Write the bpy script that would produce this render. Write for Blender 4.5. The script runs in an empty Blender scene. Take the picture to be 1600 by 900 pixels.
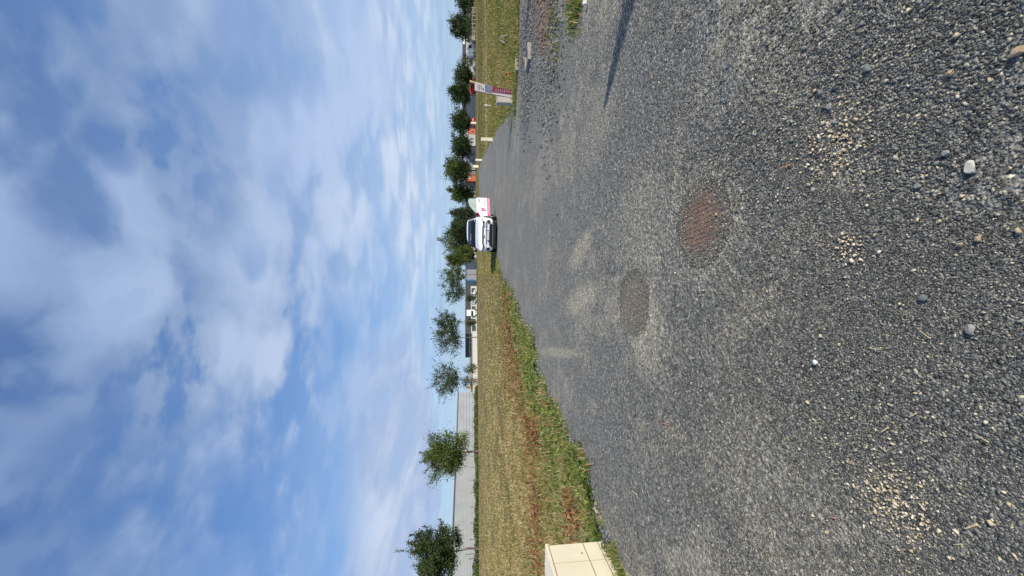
import bpy, bmesh, math, random
import numpy as np
from mathutils import Vector, Matrix, Euler

# ------------------------------------------------------------------ camera, sky, sun
scene = bpy.context.scene
col = scene.collection
FPX, HCAM, VH = 600.0, 1.55, 730.0
PITCH = math.atan((800 - VH) / FPX)
cp, sp = math.cos(PITCH), math.sin(PITCH)
FWD = Vector((0, cp, -sp)); DWN = Vector((0, -sp, -cp)); RGT = Vector((1, 0, 0))
cam_d = bpy.data.cameras.new('camera'); cam = bpy.data.objects.new('camera', cam_d); col.objects.link(cam)
cam_d.sensor_width = 36; cam_d.lens = FPX / 1600 * 36; cam_d.clip_start = .05; cam_d.clip_end = 3000
m = Matrix.Identity(4)
for i, v in enumerate((DWN, RGT, -FWD)):
    for j in range(3): m[j][i] = v[j]
m[2][3] = HCAM
cam.matrix_world = m
scene.camera = cam
scene.view_settings.view_transform = 'Standard'
scene.view_settings.look = 'None'
scene.view_settings.gamma = 1
scene.view_settings.exposure = 0.22
SUN_EL, SUN_AZ = math.radians(32), math.radians(47)     # the sun stands behind the camera, to its right
sun_dir = Vector((math.sin(SUN_AZ) * math.cos(SUN_EL), -math.cos(SUN_AZ) * math.cos(SUN_EL), math.sin(SUN_EL)))
sl = bpy.data.lights.new('sun', 'SUN'); sl.energy = 5.0; sl.angle = math.radians(.53); sl.color = (1, .92, .79)
so = bpy.data.objects.new('sun', sl); col.objects.link(so)
so.rotation_euler = sun_dir.to_track_quat('Z', 'Y').to_euler()

class NT:
    """tiny node-tree helper"""
    def __init__(s, tree): s.t = tree; s.n = tree.nodes; s.l = tree.links
    def new(s, kind, **kw):
        n = s.n.new(kind)
        for k, v in kw.items():
            if k in n.inputs.keys() if hasattr(n.inputs, 'keys') else False: s.put(n.inputs[k], v)
            else: setattr(n, k, v)
        return n
    def put(s, sock, v):
        if isinstance(v, bpy.types.NodeSocket): s.l.new(v, sock)
        elif isinstance(v, (tuple, list)) and len(v) == 3 and sock.type == 'RGBA': sock.default_value = (*v, 1)
        else: sock.default_value = v
    def math(s, op, a, b=None, c=None, clamp=False):
        n = s.n.new('ShaderNodeMath'); n.operation = op; n.use_clamp = clamp
        s.put(n.inputs[0], a)
        if b is not None: s.put(n.inputs[1], b)
        if c is not None: s.put(n.inputs[2], c)
        return n.outputs[0]
    def mix(s, f, a, b, mode='MIX'):
        n = s.n.new('ShaderNodeMix'); n.data_type = 'RGBA'; n.blend_type = mode
        s.put(n.inputs[0], f); s.put(n.inputs[6], a); s.put(n.inputs[7], b)
        return n.outputs[2]
    def noise(s, vec, scale, detail=4, rough=.5, dist=0, out=0):
        n = s.n.new('ShaderNodeTexNoise'); s.put(n.inputs['Vector'], vec)
        n.inputs['Scale'].default_value = scale; n.inputs['Detail'].default_value = detail
        n.inputs['Roughness'].default_value = rough; n.inputs['Distortion'].default_value = dist
        return n.outputs[out]
    def vor(s, vec, scale, feature='F1', out='Distance', rand=1):
        n = s.n.new('ShaderNodeTexVoronoi'); n.feature = feature; s.put(n.inputs['Vector'], vec)
        n.inputs['Scale'].default_value = scale; n.inputs['Randomness'].default_value = rand
        return n.outputs[out]
    def sstep(s, v, lo, hi):
        n = s.n.new('ShaderNodeMapRange'); n.interpolation_type = 'SMOOTHSTEP'
        s.put(n.inputs[0], v); n.inputs[1].default_value = lo; n.inputs[2].default_value = hi
        return n.outputs[0]
    def ramp(s, v, stops, interp='LINEAR'):
        n = s.n.new('ShaderNodeValToRGB'); s.put(n.inputs[0], v); cr = n.color_ramp; cr.interpolation = interp
        while len(cr.elements) > 1: cr.elements.remove(cr.elements[0])
        cr.elements[0].position = stops[0][0]; cr.elements[0].color = (*stops[0][1], 1)
        for p, c in stops[1:]:
            e = cr.elements.new(p); e.color = (*c, 1)
        return n.outputs[0]
    def xyz(s, v):
        n = s.n.new('ShaderNodeSeparateXYZ'); s.put(n.inputs[0], v); return n.outputs
    def comb(s, x, y, z):
        n = s.n.new('ShaderNodeCombineXYZ')
        s.put(n.inputs[0], x); s.put(n.inputs[1], y); s.put(n.inputs[2], z); return n.outputs[0]
    def vadd(s, a, b):
        n = s.n.new('ShaderNodeVectorMath'); n.operation = 'ADD'; s.put(n.inputs[0], a); s.put(n.inputs[1], b); return n.outputs[0]
    def vscale(s, a, k):
        n = s.n.new('ShaderNodeVectorMath'); n.operation = 'MULTIPLY'; s.put(n.inputs[0], a); s.put(n.inputs[1], k); return n.outputs[0]

def blob(N, x, y, cx, cy, rx, ry, rot, lo=.35, hi=1.0, warp=None):
    """soft elliptical region in a plane, 1 inside and 0 outside"""
    c, s = math.cos(rot), math.sin(rot)
    dx = N.math('SUBTRACT', x, cx); dy = N.math('SUBTRACT', y, cy)
    a = N.math('MULTIPLY_ADD', dx, c / rx, N.math('MULTIPLY', dy, s / rx))
    b = N.math('MULTIPLY_ADD', dx, -s / ry, N.math('MULTIPLY', dy, c / ry))
    d = N.math('ADD', N.math('MULTIPLY', a, a), N.math('MULTIPLY', b, b))
    if warp is not None: d = N.math('ADD', d, warp)
    return N.sstep(d, hi, lo)

world = bpy.data.worlds.new('World'); scene.world = world; world.use_nodes = True
def sky_plane(u, v):
    """where the ray of a point of the sky meets the cloud sheet"""
    d = FWD + DWN * ((v - 800) / FPX) + RGT * ((u - 450) / FPX); d.normalize()
    return d.x / (d.z + .10), d.y / (d.z + .10)
def build_world():
    t = world.node_tree; t.nodes.clear(); N = NT(t)
    tc = t.nodes.new('ShaderNodeTexCoord'); g = tc.outputs['Generated']
    x, y, z = N.xyz(g)[:3]
    zc = N.math('MAXIMUM', z, .012)
    vec = N.comb(x, y, zc)
    sky = t.nodes.new('ShaderNodeTexSky'); sky.sky_type = 'NISHITA'; sky.sun_disc = False
    sky.sun_elevation = SUN_EL; sky.sun_rotation = math.pi - SUN_AZ
    sky.altitude = 60; sky.air_density = 1.0; sky.dust_density = .6; sky.ozone_density = 2.0
    t.links.new(vec, sky.inputs['Vector'])
    zp = N.math('ADD', N.math('MAXIMUM', z, 0.0), .10)
    px = N.math('DIVIDE', x, zp); py = N.math('DIVIDE', y, zp)
    P = N.comb(px, py, 0.0)
    # rounded soft clouds: a gently warped low noise carries the shapes, a finer one frays their edges
    w1 = N.noise(P, 2.2, 2, .5, 0, 1)
    Pw = N.vadd(P, N.vscale(w1, (.16, .16, 0)))
    n1 = N.noise(N.vadd(Pw, (3.1, 7.7, 0)), 2.3, 3, .5)
    n2 = N.noise(N.vadd(Pw, (13.1, 2.7, 0)), 6.5, 5, .5, .1)
    n3 = N.noise(N.vscale(N.vadd(Pw, (1.1, 5.7, 0)), (1.5, .8, 1)), 1.5, 4, .5, .4)
    vo = N.vor(N.vadd(Pw, N.vscale(N.noise(P, 7, 3, .5, 0, 1), (.10, .10, 0))), 3.4, 'SMOOTH_F1')
    puff = N.sstep(vo, .62, .12)
    wb = N.math('MULTIPLY', N.math('SUBTRACT', n2, .5), 3.2)
    thick = None
    for (u, v, rx, ry, rot, k) in ((500, 240, .55, .40, 0, 1), (330, 290, .36, .30, .5, 1), (420, 420, .45, .42, .2, .85),
                                   (700, 60, .30, .22, 0, .5), (130, 60, .3, .2, 0, .6), (760, 400, .9, .75, .3, .62),
                                   (185, 350, .16, .22, 0, .85), (650, 330, .5, .4, 0, .7), (300, 80, .35, .2, 0, .8)):
        a, b = sky_plane(u, v)
        e = N.math('MULTIPLY', blob(N, px, py, a, b, rx, ry, rot, .1, 1.5, wb), k)
        thick = e if thick is None else N.math('MAXIMUM', thick, e)
    base = N.sstep(N.math('MULTIPLY_ADD', n1, .55, N.math('MULTIPLY_ADD', n2, .25, N.math('MULTIPLY', puff, .20))), .345, .46)
    cover = N.math('MULTIPLY', base, .86)
    cover = N.math('MAXIMUM', cover, N.math('MULTIPLY', thick, N.sstep(N.math('MULTIPLY_ADD', n2, .7, N.math('MULTIPLY', puff, .3)), .28, .42)))
    # blue gaps
    for (u, v, rx, ry, rot) in ((255, 180, .09, .06, .4), (200, 110, .07, .09, 0), (660, 175, .05, .07, .3), (60, 330, .38, .5, .6), (505, 395, .1, .09, 0),
                                (150, 420, .3, .5, -.5), (585, 110, .1, .10, .6), (710, 60, .16, .035, .5), (330, 550, 1.1, .6, 0), (40, 480, .8, .35, 0)):
        a, b = sky_plane(u, v)
        cover = N.math('MULTIPLY', cover, N.math('SUBTRACT', 1, N.math('MULTIPLY', blob(N, px, py, a, b, rx, ry, rot, .0, 1.9, wb), .62)))
    # veil of thin high cloud, thicker on the right
    veil = N.math('MULTIPLY', N.sstep(n3, .3, .7), N.math('MULTIPLY_ADD', N.sstep(px, -1.0, 1.6), .55, .06))
    cover = N.math('MAXIMUM', cover, veil)
    # towards the horizon the lumps smooth out into a thin even veil, denser on the right
    calm = N.math('MULTIPLY', N.math('MAXIMUM', N.math('MULTIPLY', N.sstep(z, .62, .42), N.sstep(px, -.15, .35)), N.sstep(z, .40, .27)), .90)
    soft = N.math('MULTIPLY_ADD', N.sstep(N.noise(N.vadd(P, (4, 1, 0)), 1.1, 3, .5, .4), .35, .65), .42, N.math('MULTIPLY_ADD', N.sstep(px, -.6, .7), .42, .0))
    cover = N.math('ADD', N.math('MULTIPLY', cover, N.math('SUBTRACT', 1, calm)), N.math('MULTIPLY', soft, calm))
    # grey bank low on the left
    a, b = sky_plane(120, 620)
    nb = N.noise(N.vscale(P, (.9, .38, 1)), 1.5, 6, .6, .5)
    bank = blob(N, px, py, -2.75, 3.9, 2.6, 1.75, -.25, .55, 1.15, N.math('MULTIPLY', N.math('SUBTRACT', nb, .5), 1.5))
    bank = N.math('MULTIPLY', bank, N.sstep(nb, .25, .52))
    # long thin bars near the horizon on the right
    el = N.math('MULTIPLY', z, 1)
    nbar = N.noise(N.comb(N.math('MULTIPLY', x, 2.2), N.math('MULTIPLY', z, 30), 4.0), 1.6, 4, .5, .3)
    bars = N.math('MULTIPLY', N.sstep(nbar, .54, .66), N.math('MULTIPLY', N.sstep(z, .03, .06), N.sstep(z, .21, .15)))
    bars = N.math('MULTIPLY', bars, .55)
    # two crossing wisps (spread condensation trails)
    def trail(u0, v0, u1, v1, wd):
        x0, y0 = sky_plane(u0, v0); x1, y1 = sky_plane(u1, v1)
        L = math.hypot(x1 - x0, y1 - y0); tx, ty = (x1 - x0) / L, (y1 - y0) / L
        dx = N.math('SUBTRACT', px, x0); dy = N.math('SUBTRACT', py, y0)
        al = N.math('MULTIPLY_ADD', dx, tx, N.math('MULTIPLY', dy, ty))
        ac = N.math('ABSOLUTE', N.math('ADD', N.math('MULTIPLY_ADD', dx, -ty, N.math('MULTIPLY', dy, tx)), N.math('MULTIPLY', N.math('SUBTRACT', n2, .5), wd * 1.3)))
        m = N.math('MULTIPLY', N.sstep(ac, wd, 0), N.math('MULTIPLY', N.sstep(al, -.1 * L, .1 * L), N.sstep(al, 1.15 * L, .85 * L)))
        return N.math('MULTIPLY', m, .85)
    tr = N.math('MAXIMUM', trail(790, 625, 840, 525, .35), trail(775, 620, 650, 440, .32))
    hz = N.sstep(z, .20, .0)
    lowfade = N.sstep(z, .02, .12)
    cover = N.math('MULTIPLY', cover, N.math('MULTIPLY_ADD', lowfade, .85, .15))
    lum = N.sstep(N.math('MULTIPLY_ADD', n2, .45, N.math('MULTIPLY_ADD', puff, .30, N.math('MULTIPLY', n1, .25))), .30, .62)
    up = N.sstep(z, .75, .15)
    cc = N.mix(lum, N.mix(up, (1.9, 3.0, 5.2), (4.9, 6.1, 8.2)), N.mix(up, (3.6, 4.9, 7.5), (7.0, 7.9, 9.4)))
    # clear air: the physical sky steadied with the blues of a summer morning, paler towards the horizon
    grad = N.ramp(z, [(0, (.44, .66, .94)), (.08, (.37, .59, .91)), (.22, (.24, .46, .87)), (.45, (.14, .31, .70)), (.75, (.095, .195, .48)), (1, (.08, .15, .40))])
    grad = N.mix(1, grad, (10, 10, 10), 'MULTIPLY')
    skyc = N.mix(.75, sky.outputs[0], grad)
    c = N.mix(N.math('MINIMUM', cover, .95), skyc, cc)
    c = N.mix(tr, c, (4.9, 6.1, 8.7))
    c = N.mix(bars, c, (3.4, 4.7, 7.4))
    c = N.mix(N.math('MULTIPLY', bank, .90), c, N.mix(N.sstep(nb, .4, .7), (3.9, 5.0, 7.4), (6.3, 7.2, 8.9)))
    bg = t.nodes.new('ShaderNodeBackground'); bg.inputs[1].default_value = .085
    t.links.new(c, bg.inputs[0])
    out = t.nodes.new('ShaderNodeOutputWorld'); t.links.new(bg.outputs[0], out.inputs[0])
build_world()

# ------------------------------------------------------------------ geometry of the place
def ray(u, v): return FWD + DWN * ((v - 800) / FPX) + RGT * ((u - 450) / FPX)
def G(u, v):
    """level ground point seen at portrait position (u across, v down)"""
    d = ray(u, v); t = HCAM / -d.z
    return Vector((d.x * t, d.y * t, 0))
def P3(u, v, Y):
    d = ray(u, v); t = Y / d.y
    return Vector((d.x * t, Y, HCAM + d.z * t))
def terr(x, y):
    """height of the land: level to 50 m, then falling away gently, less so on the right"""
    if y <= 50: return 0.0
    a = max(-1.0, min(1.0, x / y))
    s = .0200 - .0135 * a if a > 0 else .0200 - .010 * a
    return -s * (min(y, 400) - 50)

def tag(o, label=None, cat=None, group=None, kind=None):
    if label: o['label'] = label
    if cat: o['category'] = cat
    if group: o['group'] = group
    if kind: o['kind'] = kind
    return o
def empty(name, loc, rz=0, label=None, cat=None, group=None):
    o = bpy.data.objects.new(name, None); col.objects.link(o)
    o.location = loc; o.rotation_euler = (0, 0, rz); o.empty_display_size = .2
    return tag(o, label, cat, group)
def link_mesh(name, me, mat, parent=None, smooth=False):
    o = bpy.data.objects.new(name, me); col.objects.link(o)
    for mm in (mat if isinstance(mat, (list, tuple)) else [mat]): me.materials.append(mm)
    if smooth: me.polygons.foreach_set('use_smooth', [True] * len(me.polygons))
    if parent: o.parent = parent
    return o
def copy_tree(o, parent=None):
    c = o.copy(); col.objects.link(c); c.parent = parent
    for ch in o.children: copy_tree(ch, c)
    return c

class MB:
    def __init__(s): s.v = []; s.f = []
    def add(s, vs, fs):
        b = len(s.v); s.v += [tuple(p) for p in vs]; s.f += [tuple(i + b for i in f) for f in fs]; return s
    def box(s, x0, x1, y0, y1, z0, z1, rot=None, at=(0, 0, 0)):
        vs = [Vector((x, y, z)) for z in (z0, z1) for y in (y0, y1) for x in (x0, x1)]
        if rot is not None: vs = [rot @ p for p in vs]
        vs = [p + Vector(at) for p in vs]
        return s.add(vs, [(0, 2, 3, 1), (4, 5, 7, 6), (0, 1, 5, 4), (2, 6, 7, 3), (0, 4, 6, 2), (1, 3, 7, 5)])
    def tube(s, a, b, r0, r1, n=8, cap=True):
        a, b = Vector(a), Vector(b); d = (b - a).normalized()
        x = d.orthogonal().normalized(); y = d.cross(x)
        vs = [p + (x * math.cos(k * 2 * math.pi / n) + y * math.sin(k * 2 * math.pi / n)) * r for p, r in ((a, r0), (b, r1)) for k in range(n)]
        fs = [(k, (k + 1) % n, n + (k + 1) % n, n + k) for k in range(n)]
        if cap: fs += [tuple(reversed(range(n))), tuple(range(n, 2 * n))]
        return s.add(vs, fs)
    def poly(s, pts, th=None, axis=None):
        """a flat outline given thickness along axis"""
        n = len(pts); pts = [Vector(p) for p in pts]; ax = Vector(axis) * th
        vs = pts + [p + ax for p in pts]
        fs = [tuple(range(n)), tuple(reversed(range(n, 2 * n)))] + [(k, k + n, (k + 1) % n + n, (k + 1) % n) for k in range(n)]
        return s.add(vs, fs)
    def mesh(s, name, bev=0):
        me = bpy.data.meshes.new(name); me.from_pydata(s.v, [], s.f); me.validate()
        bm = bmesh.new(); bm.from_mesh(me); bmesh.ops.recalc_face_normals(bm, faces=bm.faces)
        if bev: bmesh.ops.bevel(bm, geom=bm.edges[:], offset=bev, segments=2, affect='EDGES', clamp_overlap=True)
        bm.to_mesh(me); bm.free(); return me
    def build(s, name, mat, parent=None, bev=0, smooth=False):
        return link_mesh(name, s.mesh(name, bev), mat, parent, smooth)

def text_mesh(txt, size, extrude=.002, bold=0, shear=0):
    cu = bpy.data.curves.new('txt', 'FONT'); cu.body = txt; cu.size = size; cu.extrude = extrude
    cu.align_x = 'CENTER'; cu.align_y = 'CENTER'; cu.offset = bold; cu.shear = shear; cu.resolution_u = 3
    o = bpy.data.objects.new('txt', cu); col.objects.link(o)
    dg = bpy.context.evaluated_depsgraph_get(); me = bpy.data.meshes.new_from_object(o.evaluated_get(dg))
    bpy.data.objects.remove(o); return me
def add_text(name, txt, size, mat, parent, loc, rot, ex=.002, bold=0, shear=0):
    o = link_mesh(name, text_mesh(txt, size, ex, bold, shear), mat, parent); o.location = loc; o.rotation_euler = rot; return o

# ------------------------------------------------------------------ materials
def mat(name, color, rough=.7, metal=0, spec=.5, var=0, vscale=3, bump=0, bscale=40, coat=0, trans=0):
    m = bpy.data.materials.new(name); m.use_nodes = True; N = NT(m.node_tree); b = m.node_tree.nodes['Principled BSDF']
    b.inputs['Roughness'].default_value = rough; b.inputs['Metallic'].default_value = metal
    b.inputs['Specular IOR Level'].default_value = spec; b.inputs['Coat Weight'].default_value = coat
    b.inputs['Transmission Weight'].default_value = trans
    tc = m.node_tree.nodes.new('ShaderNodeTexCoord'); o = tc.outputs['Object']
    v = var or .08
    n = N.noise(o, vscale, 5, .6)
    c = N.mix(N.sstep(n, .3, .7), tuple(x * (1 - v) for x in color), tuple(min(1, x * (1 + v)) for x in color))
    m.node_tree.links.new(c, b.inputs['Base Color'])
    if bump:
        bn = m.node_tree.nodes.new('ShaderNodeBump'); bn.inputs['Strength'].default_value = bump; bn.inputs['Distance'].default_value = .01
        m.node_tree.links.new(N.noise(o, bscale, 5, .6), bn.inputs['Height']); m.node_tree.links.new(bn.outputs[0], b.inputs['Normal'])
    return m
def attr_mat(name, rough=.8, backlight=.0, spec=.2):
    """material whose own colour is stored per blade or leaf"""
    m = bpy.data.materials.new(name); m.use_nodes = True; t = m.node_tree; b = t.nodes['Principled BSDF']
    a = t.nodes.new('ShaderNodeAttribute'); a.attribute_name = 'tint'
    t.links.new(a.outputs['Color'], b.inputs['Base Color']); b.inputs['Roughness'].default_value = rough
    b.inputs['Specular IOR Level'].default_value = spec
    if backlight:
        tr = t.nodes.new('ShaderNodeBsdfTranslucent'); t.links.new(a.outputs['Color'], tr.inputs[0])
        mx = t.nodes.new('ShaderNodeMixShader'); mx.inputs[0].default_value = backlight
        t.links.new(b.outputs[0], mx.inputs[1]); t.links.new(tr.outputs[0], mx.inputs[2])
        t.links.new(mx.outputs[0], t.nodes['Material Output'].inputs[0])
    return m
def stone_mat(name, stops, rough=.75, bump=.4):
    m = bpy.data.materials.new(name); m.use_nodes = True; t = m.node_tree; N = NT(t); b = t.nodes['Principled BSDF']
    gi = t.nodes.new('ShaderNodeNewGeometry'); tc = t.nodes.new('ShaderNodeTexCoord')
    c = N.ramp(gi.outputs['Random Per Island'], stops)
    k = N.noise(tc.outputs['Object'], 300, 3, .6)
    c = N.mix(N.sstep(k, .3, .7), c, N.mix(1, c, (.68, .68, .7), 'MULTIPLY'))
    t.links.new(c, b.inputs['Base Color']); b.inputs['Roughness'].default_value = rough; b.inputs['Specular IOR Level'].default_value = .35
    bn = t.nodes.new('ShaderNodeBump'); bn.inputs['Strength'].default_value = bump; bn.inputs['Distance'].default_value = .002
    t.links.new(N.noise(tc.outputs['Object'], 700, 3, .6), bn.inputs['Height']); t.links.new(bn.outputs[0], b.inputs['Normal'])
    return m

DUST = ((545, 1100, .40, .36, 0, .55), (385, 1010, .45, .36, .2, .75), (430, 905, .22, .8, .2, .95), (350, 866, .10, 1.9, .15, 1.0),
        (505, 905, .2, .6, .3, .9), (170, 1180, .38, .45, 0, .45), (700, 930, .5, .7, .2, .35), (800, 1230, .35, .3, 0, .45), (660, 1330, .22, .16, 0, .5), (30, 1300, .3, .3, 0, .5),
        (110, 1400, .16, .13, 0, .55), (560, 1000, .5, .5, 0, .35), (650, 862, .14, 1.0, -.9, .7), (800, 1420, .3, .2, 0, .4), (250, 1560, .22, .08, 0, .35))
def road_material():
    m = bpy.data.materials.new('chip_seal'); m.use_nodes = True; t = m.node_tree; N = NT(t); b = t.nodes['Principled BSDF']
    tc = t.nodes.new('ShaderNodeTexCoord'); o = tc.outputs['Object']
    wob = N.vscale(N.noise(o, 25, 2, .5, 0, 1), (.012, .012, 0)); ow = N.vadd(o, wob)
    vc = N.xyz(N.vor(ow, 95, out='Color')); d1 = N.vor(ow, 95)
    vf = N.xyz(N.vor(ow, 38, out='Color')); d2 = N.vor(ow, 38)
    c = N.ramp(vc[0], [(0, (.050, .052, .050)), (.45, (.105, .108, .102)), (.78, (.19, .19, .178)), (.93, (.30, .29, .26)), (1, (.52, .47, .37))])
    c2 = N.ramp(vf[1], [(0, (.075, .078, .075)), (.6, (.14, .142, .134)), (.95, (.24, .235, .215)), (1, (.42, .38, .31))])
    c = N.mix(.35, c, c2)
    # worn pale dust, broad patches stretched along the lane
    big = N.noise(N.vscale(o, (.55, .35, 1)), 1.1, 5, .62, .3)
    mid = N.noise(N.vadd(o, (9, 4, 0)), 3.2, 5, .65, .5)
    dust = N.math('MULTIPLY', N.sstep(N.math('MULTIPLY_ADD', big, .55, N.math('MULTIPLY', mid, .45)), .47, .62), .75)
    x, y, z = N.xyz(o)[:3]
    wv = N.math('MULTIPLY', N.math('SUBTRACT', mid, .5), 2.4)
    g = lambda u, v: G(u, v)
    for (u, v, rx, ry, rot, k) in DUST:
        q = g(u, v); e = N.math('MULTIPLY', blob(N, x, y, q.x, q.y, rx, ry, rot, 0, 1.5, wv), k)
        dust = N.math('MAXIMUM', dust, e)
    fine = N.noise(o, 60, 3, .7)
    dust = N.math('MULTIPLY', dust, N.sstep(fine, .18, .52))
    dk = N.noise(N.vadd(o, (2, 31, 0)), 1.6, 3, .5)
    c = N.mix(N.math('MULTIPLY', N.sstep(dk, .52, .7), .30), c, N.mix(1, c, (.62, .64, .66), 'MULTIPLY'))
    c = N.mix(N.math('MULTIPLY', dust, .64), c, (.43, .385, .285))
    # paler and more even farther up the lane
    c = N.mix(N.math('MULTIPLY', N.sstep(y, 2.5, 9), .42), c, (.19, .186, .170))
    s1 = N.noise(o, 16, 3, .75); s2 = N.noise(N.vadd(o, (5, 5, 5)), 42, 2, .7)
    sp1 = N.math('MULTIPLY_ADD', N.sstep(s1, .33, .67), .55, .72); sp2 = N.math('MULTIPLY_ADD', N.sstep(s2, .35, .66), .8, .6)
    sp1 = N.math('MULTIPLY', sp1, sp2)
    c = N.mix(1, c, N.comb(sp1, sp1, sp1), 'MULTIPLY')
    t.links.new(c, b.inputs['Base Color']); b.inputs['Roughness'].default_value = .82; b.inputs['Specular IOR Level'].default_value = .3
    hgt = N.math('ADD', N.math('MULTIPLY', d1, -.8), N.math('MULTIPLY', d2, -1.3))
    hgt = N.math('ADD', hgt, N.math('MULTIPLY', fine, .7))
    bn = t.nodes.new('ShaderNodeBump'); bn.inputs['Strength'].default_value = .9; bn.inputs['Distance'].default_value = .009
    t.links.new(hgt, bn.inputs['Height']); t.links.new(bn.outputs[0], b.inputs['Normal'])
    return m

def ground_material():
    m = bpy.data.materials.new('dry_field_soil'); m.use_nodes = True; t = m.node_tree; N = NT(t); b = t.nodes['Principled BSDF']
    tc = t.nodes.new('ShaderNodeTexCoord'); o = tc.outputs['Object']
    n = N.noise(o, .35, 5, .6, .3); f = N.noise(o, 9, 5, .7); h = N.noise(N.vscale(o, (1, .25, 1)), 1.2, 5, .65)
    c = N.ramp(N.math('MULTIPLY_ADD', h, .5, N.math('MULTIPLY', f, .5)), [(.25, (.060, .062, .022)), (.45, (.115, .098, .040)), (.6, (.21, .165, .080)), (.8, (.32, .26, .15))])
    c = N.mix(N.sstep(n, .45, .7), c, (.135, .12, .045))
    t.links.new(c, b.inputs['Base Color']); b.inputs['Roughness'].default_value = .95; b.inputs['Specular IOR Level'].default_value = .1
    bn = t.nodes.new('ShaderNodeBump'); bn.inputs['Strength'].default_value = .8; bn.inputs['Distance'].default_value = .04
    t.links.new(f, bn.inputs['Height']); t.links.new(bn.outputs[0], b.inputs['Normal'])
    return m

M = {}
M['road'] = road_material(); M['ground'] = ground_material()
M['blade'] = attr_mat('grass_blades', .8, .25); M['leaf'] = attr_mat('leaves', .65, .25, .3)
M['bark'] = mat('bark', (.13, .105, .085), .9, var=.3, vscale=8, bump=.5, bscale=30)
M['white_paint'] = mat('white_car_paint', (.80, .81, .84), .25, coat=.6, var=.02)
M['blackp'] = mat('black_plastic', (.012, .012, .013), .5, var=.2)
M['rubber'] = mat('tyre_rubber', (.02, .02, .021), .85, var=.2, bump=.3)
M['alloy'] = mat('alloy', (.55, .56, .58), .3, metal=.9)
M['glass_dark'] = mat('dark_windscreen', (.010, .014, .022), .10, spec=.25)
M['glass_pale'] = mat('door_glass_reflection', (.34, .42, .38), .08, spec=.7, coat=.4, var=.2)  # pale green reflection is put into the glass colour
M['lamp'] = mat('headlamp_glass', (.62, .66, .72), .08, spec=.8, coat=.8)
M['lampdark'] = mat('headlamp_dark', (.03, .035, .05), .12, coat=.6)
M['pink'] = mat('magenta_vinyl', (.72, .03, .18), .4, coat=.2)
M['dkgrey_ink'] = mat('dark_grey_vinyl', (.05, .05, .055), .5)
M['grey_ink'] = mat('grey_vinyl', (.32, .32, .34), .5)
M['plate'] = mat('plate_white', (.78, .78, .76), .4)
M['plate_blue'] = mat('plate_blue', (.02, .06, .35), .4)
M['cream'] = mat('cream_grp', (.66, .60, .455), .48, var=.05, vscale=2.5, bump=.06, bscale=300)
M['cream_groove'] = mat('cream_groove', (.22, .18, .12), .8)
M['post'] = mat('cream_post', (.66, .62, .47), .5, var=.05)
M['wood'] = mat('raw_stake_wood', (.55, .38, .20), .8, var=.25, vscale=12, bump=.3)
M['oldwood'] = mat('weathered_wood', (.30, .25, .19), .9, var=.2, vscale=8)
M['concrete'] = mat('pale_concrete', (.27, .26, .235), .9, var=.15, vscale=6, bump=.4)
M['rust'] = None
M['steelwall'] = mat('grey_cladding', (.34, .36, .375), .45, var=.07, vscale=.5)
M['steelwall2'] = mat('grey_cladding_blue', (.31, .33, .37), .35, var=.10, vscale=.25)
M['trim'] = mat('dark_grey_trim', (.15, .16, .18), .5)  # even dark grey for cladding joints, roof edges and rails
M['darkfascia'] = mat('anthracite_fascia', (.035, .036, .042), .6)
M['render_white'] = mat('white_render', (.42, .43, .43), .85, var=.05)
M['render_beige'] = mat('beige_render', (.50, .44, .33), .85, var=.06)
M['winglass'] = mat('far_window_glass', (.06, .075, .09), .15, coat=.4)
M['frame_w'] = mat('white_frame', (.72, .72, .72), .5)
M['grey_pan'] = mat('mid_grey_panels', (.22, .24, .27), .5, var=.06)
M['brick'] = mat('orange_brick_render', (.50, .115, .05), .8, var=.12, vscale=4)
M['slate'] = mat('pale_roof', (.36, .37, .38), .7, var=.1)
M['blue'] = mat('blue_panel', (.03, .14, .38), .5)
M['red'] = mat('red_paint', (.62, .025, .02), .35, coat=.4)
M['teal'] = mat('turquoise_sign', (.05, .42, .42), .5)
M['galv'] = mat('galvanised_steel', (.35, .36, .37), .45, metal=.6)
M['burg'] = mat('burgundy_print', (.14, .010, .032), .5, var=.06)
M['bannerw'] = mat('banner_white', (.40, .385, .41), .55, var=.08, vscale=20)
M['bannerb'] = mat('banner_photo_blue', (.09, .11, .18), .55, var=.8, vscale=22)
M['boxgrey'] = mat('utility_box', (.42, .39, .345), .7, var=.08)
M['petal_o'] = mat('orange_petals', (.85, .20, .02), .6)
M['petal_r'] = mat('red_petals', (.75, .05, .015), .6)
M['stem'] = mat('flower_stem', (.08, .16, .03), .7)
M['mulch'] = mat('brown_bark_mulch', (.15, .10, .078), .95, var=.55, vscale=24, bump=1, bscale=60)
M['rockg'] = stone_mat('loose_grey_stone', [(0, (.05, .056, .062)), (.5, (.13, .145, .155)), (.85, (.25, .26, .26)), (1, (.42, .40, .36))])

# ------------------------------------------------------------------ ground sheets
EDGE_UV = [(-60, 985), (0, 967), (32, 957), (57, 944), (84, 935), (118, 928), (140, 925), (190, 905), (228, 880), (265, 868), (299, 850), (322, 839),
           (338, 841), (374, 834), (395, 817), (422, 810), (448, 800), (462, 788), (491, 780), (520, 770), (545, 762)]
LEFT = [Vector((-4.6, -4, 0)), Vector((-4.1, 1.0, 0))] + [G(u, v) for u, v in EDGE_UV]
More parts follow.
